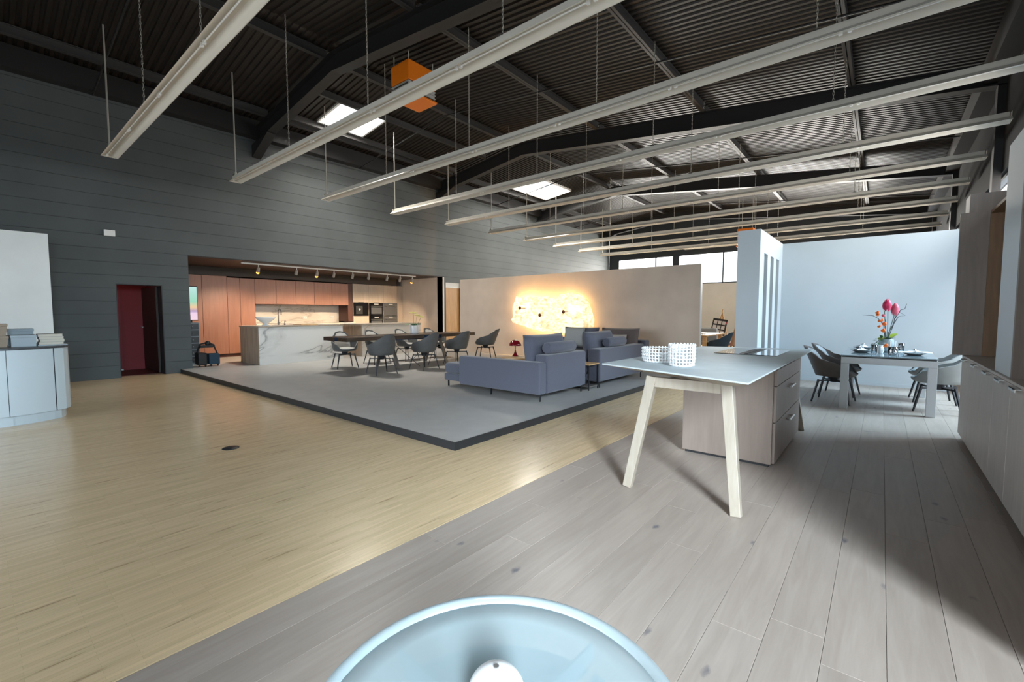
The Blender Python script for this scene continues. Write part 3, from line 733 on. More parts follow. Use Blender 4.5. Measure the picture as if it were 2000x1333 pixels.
# track with spots under the alcove ceiling
tk = thing('spot_track', 'grey lighting track under the front edge of the alcove ceiling', 'track light', (-12.35, 7.2, 2.56))
MB().box(-12.37,-12.33,4.35,9.75,2.565,2.60).build('rail', m_grey_metal, tk)
spot_y = [4.75, 5.72, 6.30, 6.80, 7.40, 7.95, 8.62, 9.12, 9.62]
lit = (0, 2, 8)
for i, y in enumerate(spot_y):
    t = thing('track_spot', ords[i]+' spot on the alcove track from the left, '+('glowing amber' if i in lit else 'unlit grey'), 'spotlight', (-12.35, y, 2.565), group='spots on the alcove track')
    dx = -.06
    MB().cyl((-12.35,y,2.565),(-12.35,y,2.47),.012,n=8).build('stem', m_grey_metal, t)
    b = MB().cyl((-12.34,y,2.50),(-12.34+dx,y,2.38),.036,.042,n=12).build('spot_body', m_spot_grey, t)
    if i in lit: MB().ball((-12.34+dx,y,2.372),.040,12,7).build('lens', m_bulb_on, b)
    else: MB().cyl((-12.34+dx,y,2.381),(-12.34+dx*1.01,y,2.379),.038,n=12).build('lens', m_black, b)
    if i in lit or i in (4, 6):  # two unlit heads also carry an added lamp to warm the cabinets
        l = bpy.data.lights.new('spot_glow', 'SPOT'); l.energy = 190; l.color = (1,.76,.52); l.spot_size = R(95); l.spot_blend = .7; l.shadow_soft_size = .04
        lo = bpy.data.objects.new('spot_glow', l); COL.objects.link(lo); lo.parent = t
        lo.location = Vector((-12.34+dx*1.5,y,2.30))-WL[t.name]; lo.rotation_euler = Vector((-.62,0,-.78)).to_track_quat('-Z','Y').to_euler()

# display screen, drawer tower and black tool trolley at the left end of the alcove
t = thing('display_screen', 'narrow lit display screen behind the slate wall corner', 'screen', (-12.75, 3.36, 1.15))
MB().box(-12.78,-12.74,3.22,3.50,1.15,1.98).build('screen_case', m_black, t)
MB().box(-12.74,-12.735,3.23,3.49,1.17,1.96).build('screen_face', m_screen, t)
MB().box(-12.80,-12.78,3.33,3.39,1.101,1.6).build('mount', m_black, t)
t = thing('drawer_tower', 'small grey drawer tower below the display screen', 'drawers', (-12.75, 3.36, PZ))
MB().box(-12.95,-12.70,3.22,3.50,PZ,1.10).build('tower_body', m_pad_d, t)
for k in range(6):
    d = MB().box(-12.70,-12.69,3.235,3.485,PZ+.06+.16*k,PZ+.20+.16*k).build('drawer', m_appl_g, t)
    MB().ball((-12.68,3.36,PZ+.13+.16*k),.012,8,5).build('knob', m_steel_br, d)
t = thing('tool_trolley', 'small black tool trolley with cases beside the slate wall', 'trolley', (-12.15, 3.45, PZ))
MB().box(-12.32,-12.05,3.28,3.46,PZ+.05,PZ+.33).build('tool_case', m_black, t, bevel=.02)
MB().box(-12.30,-12.06,3.50,3.72,PZ+.05,PZ+.30).build('tool_case', m_navy, t, bevel=.02)
MB().tube([(-12.2,3.3,PZ+.33),(-12.2,3.36,PZ+.52),(-12.2,3.5,PZ+.56),(-12.2,3.64,PZ+.50),(-12.2,3.70,PZ+.30)],.02,8).build('handle', m_black, t)
MB().ball((-12.2,3.52,PZ+.54),.06,10,6).box(-12.24,-12.16,3.36,3.62,PZ+.44,PZ+.50).build('tool_head', m_black, t)
for y in (3.31,3.43,3.54,3.68):
    MB().cyl((-12.10,y-.012,PZ+.03),(-12.10,y+.012,PZ+.03),.028,n=10).build('wheel', m_leg, t)

# ================================================================== CHAIRS
def interp(tab, x):
    for (a, va), (b, vb) in zip(tab, tab[1:]):
        if a <= x <= b:
            k = (x-a)/(b-a); k = k*k*(3-2*k); return va+(vb-va)*k
    return tab[-1][1]
RIM = [(0,.445),(30,.45),(58,.555),(85,.61),(112,.645),(135,.73),(156,.815),(180,.83)]
def make_chair(label, group, shell, pad, scale=1.0, low=False):
    t = thing('shell_chair', label, 'chair', group=group)
    NA = 40
    def shellpts(inset):
        P = []
        rings = [(0.02,0),(.35,0),(.65,0),(.84,0)] + [(None, s/7) for s in range(1, 8)]
        for rr, s in rings:
            row = []
            for k in range(NA):
                a = 2*math.pi*k/NA; d = abs((math.degrees(a)+180) % 360-180)
                h = interp(RIM, d); 
                if low: h = .445+(h-.445)*.82
                c, sn = math.cos(a), math.sin(a)
                ax, ay = .285-inset, .282-inset
                if rr is not None:
                    x, y = ax*rr*c, ay*rr*sn; z = .375+.028*rr**2+inset
                else:
                    r = .84+.16*math.sin(s*math.pi/2)**.8
                    z = .395+inset*(1-s)+(h-.395)*s
                    lean = max(0, -c)*(.13*s**1.3)*max(0, (h-.55)/.28)
                    nar = 1-.16*max(0, (z-.62)/.2)
                    x = ax*r*c-lean; y = ay*r*sn*nar
                row.append(Vector((x, y, z)))
            P.append(row)
        return P
    O = shellpts(0); I = shellpts(.022)
    mb = MB(); mb.grid([r for r in O], closed=True); 
    mb.add(O[0], [tuple(range(NA))], True)
    mb.build('shell', shell, t)
    mi = MB(); mi.grid(I, closed=True); mi.add(I[0], [tuple(range(NA-1,-1,-1))], True); mi.grid([O[-1], I[-1]], closed=True)
    mi.build('inner_lining', shell, t)
    # seat pad
    prof = [(.001,.415),(.19,.413),(.225,.420),(.238,.437),(.225,.455),(.15,.468),(.001,.472)]
    MB().lathe(prof, (.012,0,0), 28, sx=1.02, sy=1.0).build('seat_pad', pad, t)
    # back pad following the inside of the back
    P = []
    for i in range(9):
        s = .18+.74*i/8; row = []
        for k in range(13):
            a = math.pi+R(52)*(-1+2*k/12)*(1-.25*(i/8)**2); d = abs((math.degrees(a)+180) % 360-180); h = interp(RIM, d)
            if low: h = .445+(h-.445)*.82
            c, sn = math.cos(a), math.sin(a); r = .84+.16*math.sin(s*math.pi/2)**.8; z = .395+(h-.395)*s
            lean = max(0,-c)*(.13*s**1.3)*max(0,(h-.55)/.28); nar = 1-.16*max(0,(z-.62)/.2)
            edge = min(1, 4*min(i/8, 1-i/8)+.25)*min(1, 4*min(k/12, 1-k/12)+.25)
            q = .038+.03*edge
            row.append((( .285-q)*r*c-lean, (.282-q)*r*sn*nar, z))
        P.append(row)
    MB().grid(P).build('back_pad', pad, t)
    MB().cyl((0,0,.30),(0,0,.378),.055,.075,n=14).build('swivel_hub', m_leg, t)
    for sy in (1,-1):
        MB().bar((-.165,.165*sy,.318),(.165,-.165*sy,.318),.022,.022).build('cross_bar', m_leg, t)
    for sx in (1,-1):
        for sy in (1,-1):
            MB().bar((.165*sx,.165*sy,.335),(.235*sx,.235*sy,0),.024,.024,.016,.016).build('leg', m_leg, t)
    return t
gA = 'shell chairs around the dark dining table'
ch0 = make_chair('', gA, m_shell, m_pad)
def put(proto, x, y, z, rz, label, first=[set()]):
    o = proto if proto.name not in first[0] else copy_tree(proto)
    first[0].add(proto.name)
    o.location = (x, y, z); o.rotation_euler = (0, 0, R(rz)); o['label'] = label; return o
put(ch0, -7.93, 5.36, PZ, 172, 'charcoal shell chair nearest the camera at the dark dining table')
put(ch0, -7.86, 6.42, PZ, 184, 'charcoal shell chair second from the camera along the dark dining table')
put(ch0, -7.95, 7.50, PZ, 178, 'charcoal shell chair third from the camera along the dark dining table')
put(ch0, -8.35, 8.95, PZ, 205, 'charcoal shell chair pulled out at the far end of the dark dining table')
put(ch0, -9.42, 5.40, PZ, -14, 'shell chair with pale pad facing the camera at the left table end')
put(ch0, -9.62, 6.38, PZ, 0, 'shell chair with pale pad on the island side, left of the white flower pot')
put(ch0, -9.62, 7.28, PZ, 2, 'shell chair with pale pad right behind the white flower pot')
put(ch0, -9.62, 8.25, PZ, 0, 'shell chair with pale pad at the oak door end of the dark table')

# dark dining table
t = thing('dining_table', 'long dark walnut slab table with resin seam and steel trestle legs', 'table', (-8.72, 6.62, PZ))
zt0, zt1 = .75, .825
def wavy(x, y0, y1, amp, sgn, n=26):
    return [(x+amp*mnoise.noise(Vector((x*3, y0+(y1-y0)*i/n*1.0, 1.7)))*1.2, y0+(y1-y0)*i/n) for i in range(n+1)]
A = wavy(-8.28, 4.78, 8.50, .05, 1); Bq = wavy(-8.62, 4.78, 8.50, .09, 1); Cq = wavy(-8.78, 4.78, 8.50, .09, 1); D = wavy(-9.18, 4.78, 8.50, .05, 1)
def slab(L, Rr, mb):
    for i in range(len(L)-1):
        q = [L[i], Rr[i], Rr[i+1], L[i+1]]
        V = [(x,y,zt0) for x,y in q]+[(x,y,zt1) for x,y in q]
        F = [(0,3,2,1),(4,5,6,7),(1,2,6,5),(3,0,4,7)]
        if i == 0: F.append((0,1,5,4))
        if i == len(L)-2: F.append((2,3,7,6))
        mb.add(V, F)
    return mb
slab(Bq, A, MB()).build('slab_board', m_walnut, t, weld=True)
slab(D, Cq, MB()).build('slab_board', m_walnut, t, weld=True)
slab(Cq, Bq, MB()).build('resin_seam', m_epoxy, t, weld=True)
MB().box(-8.30,-8.262,5.95,7.3,zt0-.02,zt1-.012).build('resin_edge', m_epoxy, t)
for y in (6.05, 7.5):
    tr = MB()
    for s in (-1,1):
        tr.bar((-8.72+.13*s,y,zt0),(-8.72+.42*s,y,PZ),.06,.05)
    tr.bar((-8.92,y,zt0-.02),(-8.52,y,zt0-.02),.05,.035)
    tr.build('trestle_leg', m_rawsteel, t)
    MB().cyl((-8.72,y+.05,zt0-.02),(-8.30,y+.6 if y < 6.5 else y-.6,PZ+.01),.007,n=6).cyl((-8.72,y,zt0-.02),(-9.1,y+.55 if y < 6.5 else y-.55,PZ+.01),.007,n=6).build('brace_wire', m_leg, t)
MB().bar((-8.72,6.05,PZ+.13),(-8.72,7.5,PZ+.13),.025,.025).build('stretcher', m_rawsteel, t)

# white flower pot on the dark table
fx, fy, fz = -8.78, 6.88, zt1
t = thing('flower_pot', 'white pot with green leaves and yellow umbels on the dark table', 'plant', (fx, fy, fz))
MB().lathe([(.001,fz+.001),(.095,fz+.001),(.105,fz+.02),(.108,fz+.21),(.098,fz+.21),(.095,fz+.17),(.001,fz+.17)],(fx,fy,0),24).build('pot', m_ceramic, t)
rr = random.Random(3)
for k in range(16):
    a = rr.random()*6.28; L = .10+.09*rr.random(); z0 = fz+.19
    c, s = math.cos(a), math.sin(a); P = []
    for i in range(5):
        q = i/4; w = .022*math.sin(math.pi*min(.97, q+.12))
        x, y, z = fx+c*(.03+L*q), fy+s*(.03+L*q), z0+.07*math.sin(q*2.4)-.02*q
        P.append([(x-s*w,y+c*w,z),(x,y,z+.006),(x+s*w,y-c*w,z)])
    MB().grid(P).build('leaf', m_green, t)
for k, (dx, dy, h) in enumerate(((.02,-.05,.50),(-.02,.10,.44),(.05,.16,.40))):
    st = MB().tube([(fx,fy,fz+.17),(fx+dx*.6,fy+dy*.5,fz+h*.6),(fx+dx,fy+dy,fz+h)],.004,5).build('flower_stem', m_stem, t)
    um = MB()
    for j in range(26):
        a = rr.random()*6.28; q = rr.random()**.5*.085
        um.ball((fx+dx+math.cos(a)*q,fy+dy+math.sin(a)*q*1.1,fz+h+.025-q*.25+rr.random()*.01),.013,6,4)
    tag(um.build('umbel', m_yellow, st), kind='stuff')

# ================================================================== SOFA GROUP
def rbox(name, m, x0, x1, y0, y1, z0, z1, parent, bev=.03):
    return MB().box(x0,x1,y0,y1,z0,z1).build(name, m, parent, bevel=bev, seg=4)
def foot(x, y, parent, z1=PZ+.11):
    MB().bar((x,y,z1),(x,y,PZ),.03,.012).bar((x-.04,y,z1-.006),(x+.04,y,z1-.006),.03,.012).build('foot', m_leg, parent)
g = 'blue grey sofa modules'
SZ0 = PZ+.10
s1 = thing('sofa_module', 'blue grey sofa module nearest the camera with low side and chaise', 'sofa', (-4.6, 5.6, PZ), group=g)
rbox('back_panel', m_sofa, -3.85, -3.63, 5.165, 6.25, SZ0, .73, s1)
rbox('side_panel', m_sofa, -5.26, -3.635, 5.0, 5.162, SZ0, .64, s1)
rbox('chaise_base', m_sofa, -5.80, -3.87, 5.17, 6.23, SZ0, .30, s1, .02)
rbox('seat_cushion', m_sofa, -5.80, -3.87, 5.17, 6.23, .305, .48, s1, .05)
for x, y in ((-5.74,5.22),(-5.74,6.15),(-3.67,5.06),(-3.67,6.17),(-4.6,5.06)): foot(x, y, s1)
s2 = thing('sofa_module', 'blue grey sofa module behind the narrow side table', 'sofa', (-4.4, 7.5, PZ), group=g)
rbox('back_panel', m_sofa, -3.82, -3.58, 6.62, 8.42, SZ0, .73, s2)
rbox('seat_base', m_sofa, -4.75, -3.83, 6.64, 8.40, SZ0, .30, s2, .02)
rbox('seat_cushion', m_sofa, -4.77, -3.83, 6.64, 8.40, .305, .48, s2, .05)
for x, y in ((-4.7,6.7),(-4.7,8.3),(-3.62,6.68),(-3.62,8.34)): foot(x, y, s2)
s3 = thing('sofa_module', 'far sofa module standing against the concrete partition', 'sofa', (-5.2, 9.2, PZ), group=g)
rbox('back_panel', m_sofa, -6.3, -4.0, 9.45, 9.68, SZ0, .73, s3)
rbox('seat_base', m_sofa_brown, -6.3, -4.0, 8.47, 9.44, SZ0, .30, s3, .02)
rbox('seat_cushion', m_sofa_brown, -6.3, -4.0, 8.46, 9.44, .305, .48, s3, .05)
rbox('arm_panel', m_sofa, -6.5, -6.31, 8.46, 9.68, SZ0, .73, s3)
for x, y in ((-6.25,8.55),(-4.1,8.55),(-6.25,9.6),(-4.1,9.6)): foot(x, y, s3)
def cushion(name, m, label, cat, c, sx, sy, sz, rot, group=None):
    t = MB().pillow((0,0,0), sx, sy, sz)
    t.xform(Matrix.Translation(c) @ rot)
    o = t.build(name, m, weld=True); return tag(o, label, cat, group)
def rotm(ax, a): return Matrix.Rotation(R(a), 4, ax)
gb = 'back cushions of the sofa'
up = rotm('Z', 90) @ rotm('X', 90)                 # sheet plane = y/z, thickness along x
cushion('back_cushion', m_sofa, 'large blue grey back cushion of the nearest sofa module', 'cushion', (-3.98,5.62,.735), 1.02, .56, .24, rotm('Y', -9) @ up, gb)
cushion('back_cushion', m_sofa, 'large blue grey back cushion of the sofa behind the side table', 'cushion', (-3.93,7.22,.735), 1.0, .56, .24, rotm('Y', -9) @ up, gb)
upx = rotm('X', 90)                                # plane = x/z, thickness along y
cushion('back_cushion', m_sofa_brown, 'taupe back cushion against the partition behind the pale pillow', 'cushion', (-4.55,9.30,.73), .92, .54, .24, rotm('X', -10) @ upx, gb)
cushion('back_cushion', m_sofa, 'blue grey back cushion against the partition, left of the taupe one', 'cushion', (-5.55,9.30,.73), .95, .54, .24, rotm('X', -10) @ upx, gb)
gp = 'loose pillows on the sofa'
cushion('loose_pillow', m_pillow_w, 'pale linen pillow leaning on the taupe cushion', 'pillow', (-4.55,9.08,.67), .52, .40, .15, rotm('X', -16) @ upx, gp)
cushion('loose_pillow', m_pillow_g, 'light grey pillow on the far sofa below the glowing lamp', 'pillow', (-5.62,9.10,.76), .55, .46, .15, rotm('X', -14) @ upx, gp)
def bolster(label, y0, y1, x, z):
    t = thing('bolster', label, 'bolster', (x, (y0+y1)/2, z-.085), group='round bolsters on the sofa backs')
    prof = [(.001,y0),(.05,y0-.004),(.075,y0+.006),(.085,y0+.025),(.088,(y0+y1)/2),(.085,y1-.025),(.075,y1-.006),(.05,y1+.004),(.001,y1)]
    MB().lathe(prof, (0,0,0), 18).xform(Matrix.Translation((x,0,z)) @ Matrix(((0,1,0,0),(0,0,1,0),(1,0,0,0),(0,0,0,1)))).build('roll', m_sofa, t)
    for y in (y0-.003, y1+.003): MB().cyl((x,y-.002,z),(x,y+.002,z),.07,n=18).build('end_disc', m_sofa, t)
bolster('blue grey bolster on the back of the nearest sofa module', 5.30, 6.02, -3.74, .82)
bolster('blue grey bolster on the back of the sofa behind the side table', 7.05, 7.72, -3.70, .82)
# narrow side table between the modules
t = thing('side_table', 'narrow oak topped black side table between two sofa modules', 'table', (-3.9, 6.43, PZ))
MB().box(-4.45,-3.58,6.275,6.60,.49,.51).build('table_top', m_tabletop_wood, t, bevel=.003)
MB().box(-4.43,-3.60,6.285,6.59,.13,.145).build('lower_shelf', m_rawsteel, t)
for x in (-4.43,-3.60):
    for y in (6.29,6.585): MB().box(x-.008,x+.008,y-.008,y+.008,PZ,.49).build('leg', m_leg, t)
t = thing('shelf_vase', 'dark little vase on the lower shelf of the side table', 'vase', (-3.8,6.43,.145))
MB().lathe([(.001,.146),(.05,.146),(.07,.19),(.06,.25),(.03,.30),(.04,.33),(.035,.33),(.001,.2)],(-3.8,6.43,0),16).build('vase_body', m_leg, t)
# round coffee table with mushroom lamp
lx, ly, lz = -5.72, 7.02, .455
t = thing('coffee_table', 'round oak coffee table carrying the dark red lamp', 'table', (-5.45, 6.95, PZ))
MB().lathe([(.001,.425),(.40,.425),(.43,.44),(.43,.455),(.001,.455)],(-5.45,6.95,0),40).build('table_top', m_tabletop_wood, t)
MB().lathe([(.40,.40),(.425,.40),(.425,.424),(.40,.424)],(-5.45,6.95,0),40).build('rim_band', m_leg, t)
for k in range(3):
    a = R(30+120*k); MB().cyl((-5.45+.33*math.cos(a),6.95+.33*math.sin(a),.42),(-5.45+.38*math.cos(a),6.95+.38*math.sin(a),PZ),.014,n=8).build('leg', m_leg, t)
t = thing('mushroom_lamp', 'dark red glossy mushroom table lamp on the round table', 'lamp', (lx, ly, lz))
MB().lathe([(.001,lz+.001),(.07,lz+.001),(.07,lz+.008),(.045,lz+.03),(.025,lz+.07),(.015,lz+.10),(.012,lz+.12),(.001,lz+.12)],(lx,ly,0),24).build('base', m_redlamp, t)
MB().cyl((lx,ly,lz+.12),(lx,ly,lz+.25),.008,n=10).build('stem', m_redlamp, t)
sh = [(.122,lz+.215)]+[(.125*math.cos(R(a)),lz+.22+.115*math.sin(R(a))) for a in range(0,90,9)]+[(.001,lz+.335)]
MB().lathe(sh,(lx,ly,0),32).build('shade', m_redlamp, t)
# another low sofa block left of the lamp table
t = thing('sofa_armchair', 'grey blue armchair beyond the lamp table beside the sofa', 'armchair', (-6.0,8.1,PZ))
rbox('seat_block', m_pad_d, -6.25,-5.62,8.0,8.42,PZ+.02,.44,t,.03)
rbox('back_block', m_pad_d, -5.70,-5.56,7.98,8.42,PZ+.02,.74,t,.03)

# glowing crumpled wall lamp
outl = [(180,150),(240,172),(330,150),(410,172),(520,160),(600,165),(640,190),(670,190),(700,145),(820,125),(930,150),(1000,220),(1040,330),(1065,430),(1060,500),(1050,560),(980,600),(900,590),(800,600),(700,590),(620,575),(560,570),(500,580),(400,560),(330,545),(300,525),(200,500),(150,480),(110,450),(142,410),(140,380),(135,330),(135,290),(160,220)]
PL = [(-8.26+(u-180)/(1065-180)*(8.26-5.68), .82+(580-v)/(580-125)*(1.88-.82)) for u, v in outl]
def resample(P, n):
    L = [0]
    for a, b in zip(P, P[1:]+P[:1]): L.append(L[-1]+math.dist(a, b))
    out = []; tot = L[-1]; j = 0
    for i in range(n):
        s = tot*i/n
        while L[j+1] < s: j += 1
        k = (s-L[j])/(L[j+1]-L[j]); a, b = P[j], P[(j+1) % len(P)]
        out.append((a[0]+(b[0]-a[0])*k, a[1]+(b[1]-a[1])*k))
    return out
PL = resample(PL, 120)
t = thing('cloud_lamp', 'glowing crumpled cloud shaped lamp on the concrete partition', 'wall lamp', (-6.95, 10.29, .82))
def spine(x, z): return (-7.95+(x+8.4)/2.7*1.9, 1.36)
rows = []
NR = 22
for i in range(NR+1):
    q = 1-i/NR; row = []
    for k, (x, z) in enumerate(PL):
        cx, cz = spine(x, z); px_, pz_ = cx+(x-cx)*q, cz+(z-cz)*q
        prof = .05+.20*(1-q**3)
        v = Vector((px_*2.6, pz_*2.6, .3)); 
        nz = mnoise.turbulence(v, 4, False, amplitude_scale=.55, frequency_scale=2.1)
        rid = abs(mnoise.noise(Vector((px_*3.3+5, pz_*3.3, 2.0))))
        dep = prof*(.55+.75*nz)-.07*max(0, .16-rid)/.16*(1-q**6)
        jit = .02*q
        row.append((px_+jit*mnoise.noise(Vector((k*.7,1,0))), 10.292-max(.07+.05*q, dep+.05), pz_+jit*mnoise.noise(Vector((k*.7,5,0)))))
    rows.append(row)
mb = MB(); mb.grid(rows, closed=True)
mb.build('crumpled_sheet', m_cloud, t)
for (u, v) in ((290,300),(530,385),(793,347)):
    x = -8.26+(u-180)/(885)*2.58; z = .82+(580-v)/455*1.06
    MB().lathe([(.001,0),(.045,0),(.05,.012),(.035,.03),(.001,.035)],(0,0,0),14).xform(Matrix.Translation((x,10.292-.34,z)) @ rotm('X',90)).build('button', m_rust, t)
    l = bpy.data.lights.new('lamp_bulb', 'POINT'); l.energy = 130; l.color = (1, .55, .18); l.shadow_soft_size = .04
    lo = bpy.data.objects.new('lamp_bulb', l); COL.objects.link(lo); lo.parent = t; lo.location = Vector((x+.06, 10.235, z))-WL[t.name]
    MB().cyl((x,10.2995,z),(x,10.292-.345,z),.008,n=6).build('button_pin', m_rust, t)

# ================================================================== FRONT ISLAND TABLE
ZT = .91
t = thing('island_table', 'pale island table with splayed ash legs, cooktop and drawer block', 'kitchen island', (-1.1, 4.6, 0))
top = [(-1.80,3.36),(-.605,2.965),(-.595,6.25),(-1.76,5.93)]
cen = (-1.17, 4.6)
def ins(P, d):
    return [(x+(d if x < cen[0] else -d), y+(d*1.3 if y < cen[1] else -d*1.3)) for x, y in P]
MB().prism(top, ZT-.012, ZT).build('ceramic_top', m_isl_top, t, bevel=.003)
MB().prism(ins(top,.16), ZT-.062, ZT-.0125, top=ins(top,.004)).build('bevelled_underside', m_isl_leg, t, bevel=.003)
MB().box(-1.33,-.80,3.26,3.32,.775,.848).build('apron', m_isl_leg, t)
for sx, (fx_, fy_) in ((-1,(-1.46,3.16)),(1,(-.685,3.13))):
    MB().bar((-1.065+.265*sx,3.29,.848),(fx_,fy_,0),.075,.065,.065,.052,up=(0,1,0)).build('leg', m_isl_leg, t, bevel=.004)
for sx, (fx_, fy_) in ((-1,(-1.46,6.0)),(1,(-.66,5.98))):
    MB().bar((-1.065+.265*sx,5.88,.848),(fx_,fy_-.02,0),.075,.065,.065,.052,up=(0,1,0)).build('leg', m_isl_leg, t, bevel=.004)
blk = MB().box(-1.44,-.69,4.32,5.78,.025,.846).build('drawer_block', m_isl_box, t, bevel=.002)
MB().box(-1.42,-.71,4.34,5.76,0,.025).build('plinth', m_trim_black, t)
for z0, z1 in ((.03,.385),(.392,.70),(.706,.845)):
    d = MB().box(-.69,-.668,4.345,5.778,z0,z1).build('drawer', m_isl_box, t, bevel=.002)
    if z1 < .72:
        zz_ = z1-.07
        MB().cyl((-.64,4.93,zz_),(-.64,5.19,zz_),.009,n=10).cyl((-.668,4.96,zz_),(-.64,4.96,zz_),.007,n=8).cyl((-.668,5.16,zz_),(-.64,5.16,zz_),.007,n=8).build('handle', m_steel_br, d)
t = thing('cooktop', 'black glass cooktop with central vent slot in the island table', 'cooktop', (-1.06, 5.4, ZT))
MB().box(-1.35,-.775,4.96,5.82,ZT+.0005,ZT+.006).build('glass_plate', m_cooktop, t, bevel=.002)
MB().box(-1.12,-1.00,5.02,5.76,ZT+.0062,ZT+.0075).build('vent_slot', m_black, t)
MB().box(-1.075,-1.045,5.05,5.73,ZT+.0077,ZT+.012).build('vent_grille', m_steel, t)
def basket(cx, cy, r, h, ncol, nrow, label):
    t = thing('ceramic_basket', label, 'basket', (cx, cy, ZT), group='white lattice baskets on the island')
    MB().lathe([(.001,ZT+.001),(r*.9,ZT+.001),(r*.93,ZT+.012),(r*.88,ZT+.014),(.001,ZT+.012)],(cx,cy,0),ncol).build('base_dish', m_ceramic, t)
    dz = (h-.012)/nrow; w = .0055
    for k in range(ncol):
        a = 2*math.pi*k/ncol; lat = MB()
        lat.tube([(cx+r*q*math.cos(a),cy+r*q*math.sin(a),ZT+.010+(h-.010)*s) for s, q in ((0,.92),(.35,1),(1,1))], w, 6)
        lat.ball((cx+r*math.cos(a),cy+r*math.sin(a),ZT+h),w*1.5,6,4)
        for j in range(nrow+1):
            s = j/nrow; q = .92+.08*min(1, s/.35)
            lat.ball((cx+r*q*math.cos(a)*1.02,cy+r*q*math.sin(a)*1.02,ZT+.012+dz*j*.96),w*1.55,6,4)
        lat.build('beaded_upright', m_ceramic, t)
    for j in range(nrow+1):
        s = j/nrow; q = .92+.08*min(1, s/.35); z = ZT+.012+dz*j*.96
        pts = [(cx+r*q*math.cos(2*math.pi*k/36),cy+r*q*math.sin(2*math.pi*k/36),z) for k in range(37)]
        MB().tube(pts, w, 6).build('hoop', m_ceramic, t)
basket(-1.215, 3.585, .096, .172, 22, 6, 'taller white ceramic lattice basket on the island table')
basket(-1.47, 3.80, .150, .118, 34, 4, 'lower wider white ceramic lattice basket on the island table')

# ================================================================== WHITE DINING SET
t = thing('dining_table', 'silver framed dining table with grey glass top before the white wall', 'table', (.08, 8.6, 0))
tx0, tx1, ty0, ty1 = -.42, .565, 7.72, 9.55
MB().box(tx0-.005,tx1+.005,ty0-.005,ty1+.005,.735,.75).build('glass_top', m_tbl_glass, t, bevel=.003)
MB().box(tx0+.01,tx1-.01,ty0+.01,ty1-.01,.722,.7345).build('shadow_gap', m_black, t)
for (a,b,c,d) in ((tx0,tx1,ty0,ty0+.09),(tx0,tx1,ty1-.09,ty1),(tx0,tx0+.09,ty0+.09,ty1-.09),(tx1-.09,tx1,ty0+.09,ty1-.09)):
    MB().box(a,b,c,d,.635,.7215).build('apron_rail', m_tbl_frame, t, bevel=.002)
for x in (tx0,tx1-.09):
    for y in (ty0,ty1-.09): MB().box(x,x+.09,y,y+.09,0,.634).build('leg', m_tbl_frame, t, bevel=.002)
gB = 'leather chairs around the white dining table'
chB = make_chair('', gB, m_shell_br, m_pad_d); chC = make_chair('', gB, m_shell_gr, m_pad_d, low=False)
put(chB, -.52, 8.24, 0, -6, 'dark brown leather chair at the left front of the white dining table')
put(chB, -.50, 9.02, 0, -8, 'dark brown leather chair at the left rear of the white dining table')
put(chC, .62, 8.30, 0, 176, 'grey leather chair at the right front of the white dining table')
put(chC, .62, 9.15, 0, 184, 'grey leather chair at the right rear of the white dining table')
ZD = .75
def place_setting(x, y, label1, label2, a):
    t = thing('dinner_plate', label1, 'plate', (x,y,ZD), group='plates on the white dining table')
    MB().lathe([(.001,ZD+.001),(.07,ZD+.001),(.11,ZD+.02),(.135,ZD+.032),(.13,ZD+.035),(.10,ZD+.022),(.065,ZD+.008),(.001,ZD+.008)],(x,y,0),28).build('plate_dish', m_plate, t)
    t = thing('napkin', label2, 'napkin', (x,y,ZD+.03), group='napkins on the white dining table')
    P = []
    for i in range(9):
        row = []
        for j in range(7):
            u = -1+2*i/8; v = -1+2*j/6
            px_, py_ = .17*u*math.cos(a)-.055*v*math.sin(a)*(.5+abs(u)), .17*u*math.sin(a)+.055*v*math.cos(a)*(.5+abs(u))
            row.append((x+px_, y+py_, ZD+.042+.035*math.exp(-u*u*9)*(1-abs(v)*.6)+.006*math.sin(v*7)))
        P.append(row)
    MB().grid(P).build('folded_cloth', m_napkin, t)
    MB().lathe([(.022,-.012),(.027,-.012),(.027,.012),(.022,.012),(.022,-.012)],(0,0,0),16).xform(Matrix.Translation((x,y,ZD+.062)) @ rotm('Z', math.degrees(a)) @ rotm('Y',90)).build('napkin_ring', m_steel_br, t)
place_setting(-.22, 8.42, 'grey plate at the left side of the white dining table', 'white napkin on the left plate', R(100))
place_setting(.36, 8.28, 'grey plate at the right side of the white dining table', 'white napkin spread over the right plate', R(15))
place_setting(-.22, 9.22, 'grey plate at the left rear of the white dining table', 'white napkin on the left rear plate', R(100))
def tumbler(x, y, r, h, label):
    t = thing('drinking_glass', label, 'glass', (x,y,ZD), group='glasses on the white dining table')
    MB().lathe([(.001,ZD+.001),(r*.85,ZD+.001),(r,ZD+h),(r-.003,ZD+h),(r*.85-.003,ZD+.012),(.001,ZD+.012)],(x,y,0),20).build('glass_wall', m_glass, t)
tumbler(-.07, 8.16, .036, .135, 'clear tumbler left of the white vase')
tumbler(.23, 8.62, .036, .14, 'clear tumbler right of the candles')
t = thing('bud_vase', 'small white faceted vase beside the clear tumbler', 'vase', (0,8.42,ZD))
MB().lathe([(.001,ZD+.001),(.03,ZD+.001),(.042,ZD+.04),(.036,ZD+.075),(.025,ZD+.10),(.03,ZD+.115),(.024,ZD+.115),(.001,ZD+.06)],(0,8.42,0),8,smooth=False).build('vase_body', m_ceramic, t)
t = thing('candle_holder', 'clear glass holder with silver ball and two thin candles', 'candle holder', (.13,8.15,ZD))
MB().lathe([(.001,ZD+.001),(.05,ZD+.001),(.058,ZD+.11),(.055,ZD+.11),(.047,ZD+.012),(.001,ZD+.012)],(.13,8.15,0),20).build('holder_glass', m_glass, t)
